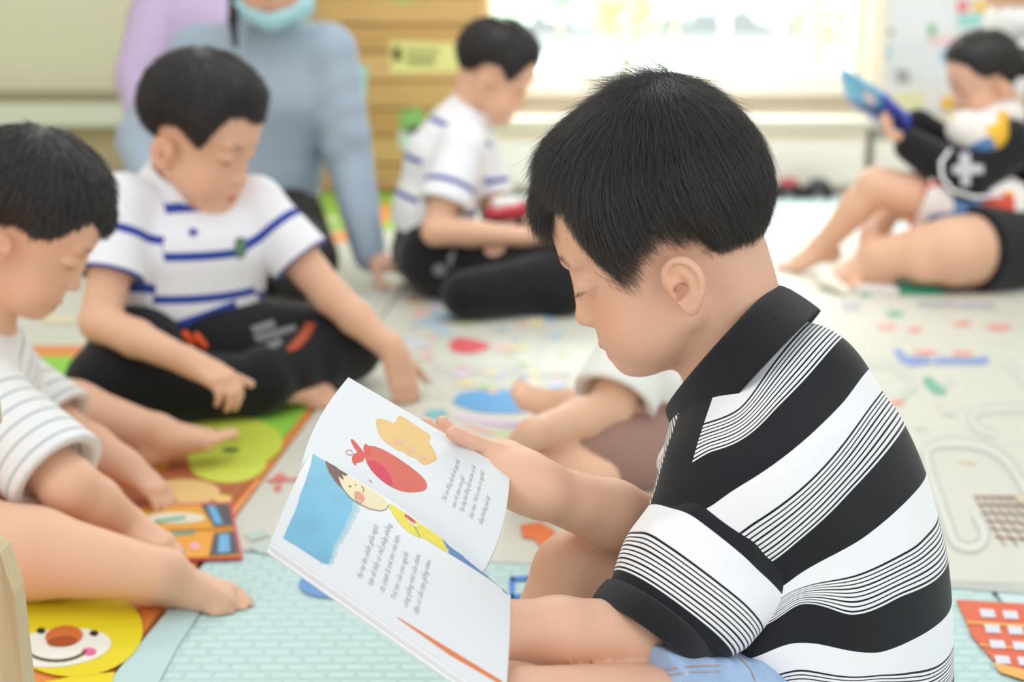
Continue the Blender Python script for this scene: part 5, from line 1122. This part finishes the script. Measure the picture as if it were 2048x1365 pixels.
# ---- boy in profile behind
def boy_e():
    wr = P(1052, 474, 2.84); wl = P(1068, 455, 2.98)
    hf = unit(A3(.86, .06, -.45)); l = unit(np.cross(A3(0, 0, 1), hf))
    S = dict(label='boy in profile in front of the window looking down at toys in his lap', at=G(900, 560), h=.0038,
        ho=P(975, 172, 2.90)+l*.068, hf=hf, hs=.98, neck=P(930, 240, 2.99), chest=P(895, 320, 3.0), waist=P(868, 420, 3.02), pelvis=P(865, 500, 3.04), lat=unit(A3(-.30, .95, 0)), flat=1.35,
        shR=P(925, 290, 2.90), elR=P(872, 462, 2.86), wrR=wr, shL=P(950, 290, 3.08), elL=P(990, 440, 3.08), wrL=wl, ar=(.035, .029, .027, .019),
        handR=dict(d=A3(1, .1, .0), n=A3(0, .6, .7), side=-1, L=.12), handL=dict(d=A3(1, -.1, 0), n=A3(0, -.6, .7), side=1, L=.12),
        hipR=P(870, 515, 2.96), knR=G(1135, 560, .06), anR=G(930, 590, .05), hipL=P(880, 510, 3.12), knL=G(1180, 520, .10), anL=G(1120, 590, .04), tint=dict(lt=.0034, ba=.9), hair=dict(thick=.013, n=5000, rad=.0006, h=.0035, hx=HX2, hz=HZ2))
    S['clothes'] = [dict(kind='top', name='polo_shirt', mat=M_blue, sleeve=.70, infl=.010, sw=.020, so=.012, hem=(P(860, 470, 3.0), unit(A3(-.2, 0, -1)))), dict(kind='bottom', name='black_trousers', mat=M_black, leg=2.0, sw=.016)]
    root, H, S = figure(S); b = S['clothes'][1]['bvh']
    patch('skin_tone_patch', b, [ell(990, 497, 22, 16, -.3, 18)], mat('tan_patch', (.62, .38, .27), .7, .2), S['clothes'][1]['out'], .002)
    patch('letter_print', b, [ell(880, 540, 14, 12), [(895, 520), (905, 500), (912, 505), (902, 540)]], M_print, S['clothes'][1]['out'], .002)
    collar(S['neck'], H.o, S['clothes'][0]['out'])
    t = thing('toy_car', 'red and white toy car in the lap of the boy in profile', 'toy', P(1015, 425, 2.93))
    F = Field(P(1015, 425, 2.93)-.08, P(1015, 425, 2.93)+.08, .003); p = P(1015, 428, 2.93); F.op(rc(p-A3(.03, 0, 0), p+A3(.03, 0, .01), .018, .018), 0); V, Q = F.mesh(); obj('car_body', mesh_np('b', V, Q), mat('toy_red', (.62, .05, .08), .4, .5), t)
    F = Field(p-.08, p+.08, .003); F.op(rc(p+A3(-.02, 0, .020), p+A3(.015, 0, .022), .015, .013), 0); V, Q = F.mesh(); obj('car_cabin', mesh_np('b', V, Q), mat('toy_white', (.85, .80, .80), .4, .5), t)
    for dx in (-.025, .025):
        F = Field(p-.08, p+.08, .003); F.op(rc(p+A3(dx, -.02, -.014), p+A3(dx, -.014, -.014), .009, .009), 0); V, Q = F.mesh(); obj('wheel', mesh_np('b', V, Q), M_black, t)
    t = thing('toy_cup', 'yellow toy cup held by the boy in profile', 'toy', P(1078, 440, 2.92)); p = P(1080, 440, 2.93); F = Field(p-.06, p+.06, .0025); F.op(rc(p-A3(0, 0, .02), p+A3(0, 0, .02), .016, .021), 0); F.clip(p+A3(0, 0, .02), A3(0, 0, 1), .001); F.op(rc(p, p+A3(0, 0, .04), .012, .018), 0, 's'); V, Q = F.mesh(); obj('cup_body', mesh_np('b', V, Q), mat('toy_yellow', (.85, .65, .06), .4, .5), t)
boy_e()
# ---- masked woman leaning on her hand
def adult_c():
    wl = G(740, 512, .06)
    S = dict(label='woman in blue-grey sweater with light blue mask under her chin, leaning on one hand', at=G(520, 470), h=.0058, k=1.42,
        ho=P(545, -62, 2.98), hf=unit(A3(-.02, -.85, -.50)), hs=1.13, neck=P(545, 45, 3.10), chest=P(530, 175, 3.16), waist=P(505, 350, 3.22), pelvis=P(500, 430, 3.30), lat=unit(A3(1, .05, 0)), flat=1.45, tw=(.076, .066, .08),
        shL=P(655, 105, 3.12), elL=P(698, 320, 3.16), wrL=wl, shR=P(400, 105, 3.18), elR=P(280, 285, 3.15), wrR=P(330, 430, 3.0), ar=(.036, .028, .026, .019),
        handL=dict(d=A3(.8, -.3, -.25), n=A3(0, 0, -1), side=-1, L=.17, curl=(.1, .15, .1)), handR=dict(d=A3(.3, -.3, -.8), n=A3(0, .3, -1), side=1, L=.17),
        hipL=P(560, 440, 3.28), knL=G(600, 520, .09), anL=G(560, 450, .06), hipR=P(440, 440, 3.28), knR=G(430, 520, .09), anR=G(440, 450, .06), hair=dict(thick=.016, n=0, h=.005, longer=.004), ears=False)
    S['clothes'] = [dict(kind='top', name='sweater', mat=M_sweat, sleeve=2, infl=.010, sw=.012, hem=(P(505, 410, 3.2), A3(.1, 0, -1))), dict(kind='bottom', name='dark_trousers', mat=M_dk, leg=1.95, sw=.014)]
    root, H, S = figure(S)
    F = Field(H.o-.2, H.o+.2, .004)
    for y0, z0, y1, z1 in ((-.062, -.022, 0, -.060), (.062, -.022, 0, -.060)): F.op(rc(H.w((.046, y0, z0)), H.w((.062, y1, z1)), .023, .031), .02)
    F.op(H.e((.028, 0, -.056), (.060, .074, .038)), .01); F.clip(H.w((.05, 0, -.034)), H.R @ np.array([.25, 0, 1]), .003)
    V, Q = F.mesh(); mk = obj('face_mask', mesh_np('m', V, Q), mat('mask_blue', (.42, .72, .80), .8, .2, bump=.3, bscale=200), root)
    F = Field(H.o-.25, H.o+.25, .004); F.op(rc(H.w((-.01, -.070, .02)), P(466, 40, 2.98), .016, .010), .01); F.op(rc(P(466, 40, 2.98), P(470, 92, 3.0), .010, .006), .01); V, Q = F.mesh(); obj('hair_lock', mesh_np('m', V, Q), M_hair, root)
adult_c()
def adult_d():
    S = dict(label='person in lilac clothes sitting behind the woman in blue-grey sweater', at=G(380, 400), h=.0075, k=1.40, ho=P(400, -210, 3.75), hf=unit(A3(.3, .8, -.3)), hs=1.1, neck=P(400, -80, 3.8), chest=P(385, 40, 3.8), waist=P(390, 220, 3.8), pelvis=P(400, 330, 3.8), lat=unit(A3(1, -.2, 0)), flat=1.5,
        shL=P(320, -5, 3.72), elL=P(275, 160, 3.68), wrL=P(300, 300, 3.6), shR=P(500, 0, 3.8), elR=P(520, 160, 3.8), wrR=P(520, 290, 3.75), handL=dict(d=A3(.3, 0, -1), n=A3(1, 0, 0), side=1, L=.16), handR=dict(d=A3(0, 0, -1), n=A3(-1, 0, 0), side=1, L=.16),
        hipL=P(360, 335, 3.75), knL=G(330, 400, .09), anL=G(420, 400, .06), hipR=P(450, 335, 3.8), knR=G(540, 400, .09), anR=G(500, 410, .06), hair=dict(thick=.018, n=0, h=.006), ears=False)
    S['clothes'] = [dict(kind='top', name='lilac_top', mat=M_lil, sleeve=2, infl=.012, sw=.016, h=.006), dict(kind='bottom', name='dark_trousers', mat=M_dk, leg=1.95, sw=.014)]
    figure(S)
adult_d()
def boy_f():
    wr = G(1065, 868, .11)
    S = dict(label='child in plain ivory tee and brown shorts mostly hidden behind the front boy', at=G(1280, 930), h=.0036, ho=P(1330, 470, 1.92), hf=unit(A3(-.6, -.5, -.5)), neck=P(1330, 610, 1.95), chest=P(1345, 700, 1.97), waist=P(1365, 800, 1.98), pelvis=P(1370, 870, 2.0), lat=unit(A3(-.25, -.95, 0)), flat=1.35,
        shL=P(1285, 672, 1.90), elL=P(1218, 822, 1.84), wrL=wr, shR=P(1350, 680, 2.08), elR=P(1370, 800, 2.15), wrR=P(1400, 860, 2.05), lr=(.054, .038, .036, .025), handL=dict(d=G(1010, 905, .06)-wr, n=A3(.2, .2, -1), side=-1, L=.12, curl=(.3, .4, .3)), handR=dict(d=A3(-1, 0, -.2), n=A3(0, 0, -1), side=1, L=.12),
        hipL=P(1360, 905, 1.92), knL=G(1075, 922, .052), anL=G(1200, 960, .045), hipR=P(1400, 870, 2.08), knR=G(1262, 846, .07), anR=G(1140, 815, .045), footR=dict(d=unit(A3(-.66, .5, .42)), u=A3(.4, -.25, .6), side=1, L=.15), toeR=G(1045, 760, .05), hair=dict(thick=.014, n=0, h=.004), ears=True)
    S['clothes'] = [dict(kind='top', name='ivory_tee', mat=M_tee, sleeve=.86, infl=.012, sw=.024, hem=(P(1370, 870, 1.95), A3(0, 0, -1))), dict(kind='bottom', name='brown_shorts', mat=M_choc, leg=.99, sw=.014)]
    figure(S)
boy_f()
# ---- girl with a blue book, and the woman behind her
def girl_g():
    hf = unit(A3(-.93, -.12, -.34)); l = unit(np.cross(A3(0, 0, 1), hf)); M_fl = mat('bright_print', (.7, .5, .4), .8, .1)
    nt = M_fl.node_tree; tc = nt.nodes.new('ShaderNodeTexCoord'); vo = nt.nodes.new('ShaderNodeTexVoronoi'); vo.inputs['Scale'].default_value = 14; cr = nt.nodes.new('ShaderNodeValToRGB'); cr.color_ramp.interpolation = 'CONSTANT'
    sp = nt.nodes.new('ShaderNodeSeparateColor'); nt.links.new(tc.outputs['Object'], vo.inputs['Vector']); nt.links.new(vo.outputs['Color'], sp.inputs[0]); nt.links.new(sp.outputs[0], cr.inputs[0]); nt.links.new(cr.outputs[0], nt.nodes['Principled BSDF'].inputs['Base Color'])
    cr.color_ramp.elements[0].color = (.80, .76, .74, 1); cr.color_ramp.elements[1].position = .42; cr.color_ramp.elements[1].color = (.62, .10, .06, 1)
    for p, c in ((.5, (.85, .50, .06)), (.64, (.12, .26, .52)), (.78, (.80, .78, .78)), (.9, (.10, .36, .16))):
        e = cr.color_ramp.elements.new(p); e.color = (*c, 1)
    wr = P(1822, 292, 3.08)
    S = dict(label='girl in black top with bright floral hood and shorts, knee up, reading a blue book', at=G(1980, 540), h=.004, ho=P(2000, 182, 3.10)+l*-.062, hf=hf, hs=.90, neck=P(2025, 245, 3.20), chest=P(2045, 320, 3.22), waist=P(2040, 400, 3.25), pelvis=P(2010, 450, 3.28), lat=unit(A3(.1, -1, 0)), flat=1.35,
        shL=P(2020, 290, 3.08), elL=P(1930, 362, 3.05), wrL=wr, shR=P(2030, 280, 3.32), elR=P(1920, 320, 3.32), wrR=P(1835, 250, 3.22), ar=(.038, .034, .032, .022), handL=dict(d=P(1775, 262, 3.08)-wr, n=A3(-.3, .2, .9), side=1, L=.12, curl=(.4, .5, .4)), handR=dict(d=A3(-1, 0, .1), n=A3(-.3, -.6, .5), side=-1, L=.12),
        hipL=P(1985, 425, 3.10), knL=P(1752, 372, 3.12), anL=P(1645, 492, 3.22), hipR=P(1990, 440, 3.35), knR=P(1770, 400, 3.4), anR=G(1735, 515, .06), lr=(.060, .042, .038, .025), footL=dict(d=unit(A3(-1, .02, -.22)), u=A3(-.1, -.1, 1), side=1, L=.155), footR=dict(d=unit(A3(-.7, -.5, -.3)), u=A3(-.1, 0, 1), side=-1, L=.15), toeL=G(1545, 530, .02),
        hair=dict(thick=.014, n=2500, rad=.0008, h=.0045, hx=[-.1, -.06, -.03, -.02, .0, .02, .04, .06, .08, .1], hz=[-.05, -.05, -.03, .03, .038, .035, .05, .085, .10, .10]))
    S['clothes'] = [dict(kind='top', name='black_top', mat=M_black, sleeve=2, infl=.010, sw=.018), dict(kind='bottom', name='floral_shorts', mat=M_fl, leg=.62, sw=.026)]
    root, H, S = figure(S)
    F = Field(P(1950, 260, 3.05)-.16, P(1950, 260, 3.05)+.2, .0045); F.op(rc(P(1930, 258, 3.05), P(1968, 272, 3.05), .040, .050), .02); F.op(rc(P(1975, 262, 3.08), P(2015, 235, 3.14), .045, .04), .02); V, Q = F.mesh(); obj('floral_hood', mesh_np('h', V, Q), M_fl, root)
    b = S['clothes'][0]['bvh']; patch('white_cross_print', b, [[(1918, 310), (1940, 308), (1940, 330), (1965, 332), (1965, 348), (1940, 350), (1940, 372), (1922, 372), (1922, 350), (1905, 348), (1905, 334), (1920, 330)]], mat('grey_white_print', (.5, .5, .52), .8, .1), S['clothes'][0]['out'], .004)
    V = [];  pts = [P(1900, 300, 3.0), P(1882, 325, 2.99), P(1884, 355, 2.99), P(1905, 382, 2.99), P(1950, 395, 3.0), P(2000, 392, 3.02), P(2048, 370, 3.05)]
    F = Field(np.min(pts, 0)-.02, np.max(pts, 0)+.02, .003)
    for a, c in zip(pts[:-1], pts[1:]): F.op(rc(a, c, .004, .004), .002)
    V, Q = F.mesh(); obj('cord', mesh_np('c', V, Q), M_white, root)
    F = Field(H.w((-.13, 0, .02))-.1, H.w((-.13, 0, .02))+.1, .0045); F.op(H.e((-.105, 0, .03), (.035, .035, .038)), 0); V, Q = F.mesh(); obj('hair_bun', mesh_np('c', V, Q), M_hair, root)
    # her book
    t = thing('picture_book', 'blue picture book held up by the girl in the black top', 'book', P(1745, 215, 3.1))
    def slab(name, a, b, c, d, th, m):
        n_ = unit(np.cross(b-a, d-a))*th; V = [a, b, c, d, a+n_, b+n_, c+n_, d+n_]; return obj(name, mesh_py(name, V, [(0, 1, 2, 3), (7, 6, 5, 4), (0, 4, 5, 1), (1, 5, 6, 2), (2, 6, 7, 3), (3, 7, 4, 0)]), m, t)
    a, b_, c, d = P(1676, 135, 3.05), P(1765, 188, 3.08), P(1762, 250, 3.20), P(1690, 190, 3.18)
    slab('left_cover', a, b_, c, d, .006, mat('sky_blue_cover', (.16, .50, .80), .5, .3))
    slab('right_cover', b_, P(1818, 238, 3.02), P(1815, 290, 3.14), c, .006, mat('royal_blue_cover', (.06, .09, .55), .5, .3))
    slab('page_stack', P(1696, 198, 3.185), P(1764, 256, 3.205), P(1834, 296, 3.10), P(1822, 275, 3.06), .004, mat('lavender_pages', (.42, .42, .62), .6, .2))
    slab('cover_picture', P(1728, 180, 3.09), P(1752, 192, 3.095), P(1750, 215, 3.13), P(1728, 202, 3.13), .009, mat('cover_white_patch', (.75, .65, .70), .5, .2))
girl_g()
def adult_h():
    hf = unit(A3(-.75, -.45, -.35))
    S = dict(label='woman in black with a white face mask sitting behind the girl at right edge', at=G(2100, 560), h=.0055, k=1.40, ho=P(2052, 0, 3.50), hf=hf, hs=1.15, neck=P(2140, 90, 3.58), chest=P(2165, 200, 3.62), waist=P(2170, 360, 3.6), pelvis=P(2140, 470, 3.45), lat=unit(A3(.4, -.9, 0)), flat=1.4,
        shL=P(2130, 170, 3.46), elL=P(2190, 330, 3.36), wrL=P(2230, 440, 3.25), shR=P(2230, 160, 3.75), elR=P(2240, 300, 3.7), wrR=P(2250, 420, 3.6), handL=dict(d=A3(-1, 0, -.3), n=A3(0, 0, -1), side=1, L=.16), handR=dict(d=A3(-1, 0, -.3), n=A3(0, 0, -1), side=-1, L=.16),
        hipL=P(2130, 490, 3.2), knL=P(1905, 503, 3.0), anL=G(1760, 515, .065), hipR=P(2140, 480, 3.55), knR=P(1960, 480, 3.6), anR=G(1850, 530, .06), lr=(.068, .053, .044, .030), footL=dict(d=unit(A3(-.9, .35, -.1)), u=A3(0, 0, 1), side=1, L=.2), hair=dict(thick=.02, n=0, h=.006, longer=.006), ears=False, spots=((P(1905, 520, 2.92), .08, (.78, .40, .32), .35), (G(1730, 530, .03), .12, (.80, .36, .30), .4)))
    S['clothes'] = [dict(kind='top', name='black_jacket', mat=M_black, sleeve=2, infl=.012, sw=.02), dict(kind='bottom', name='black_shorts', mat=M_black, leg=.86, sw=.014)]
    root, H, S = figure(S)
    F = Field(H.o-.2, H.o+.2, .004); F.op(H.e((.055, 0, -.020), (.045, .056, .045)), 0); F.op(H.e((.02, .0, -.03), (.06, .068, .035)), .02); V, Q = F.mesh(); obj('face_mask', mesh_np('m', V, Q), mat('mask_white', (.84, .85, .85), .8, .2), root)
    F = Field(H.w((-.1, 0, -.05))-.2, H.w((-.1, 0, -.05))+.2, .006); F.op(rc(H.w((-.06, .03, .02)), H.w((-.10, .05, -.16)), .06, .045), .02); V, Q = F.mesh(); obj('long_hair', mesh_np('m', V, Q), M_hair, root)
adult_h()
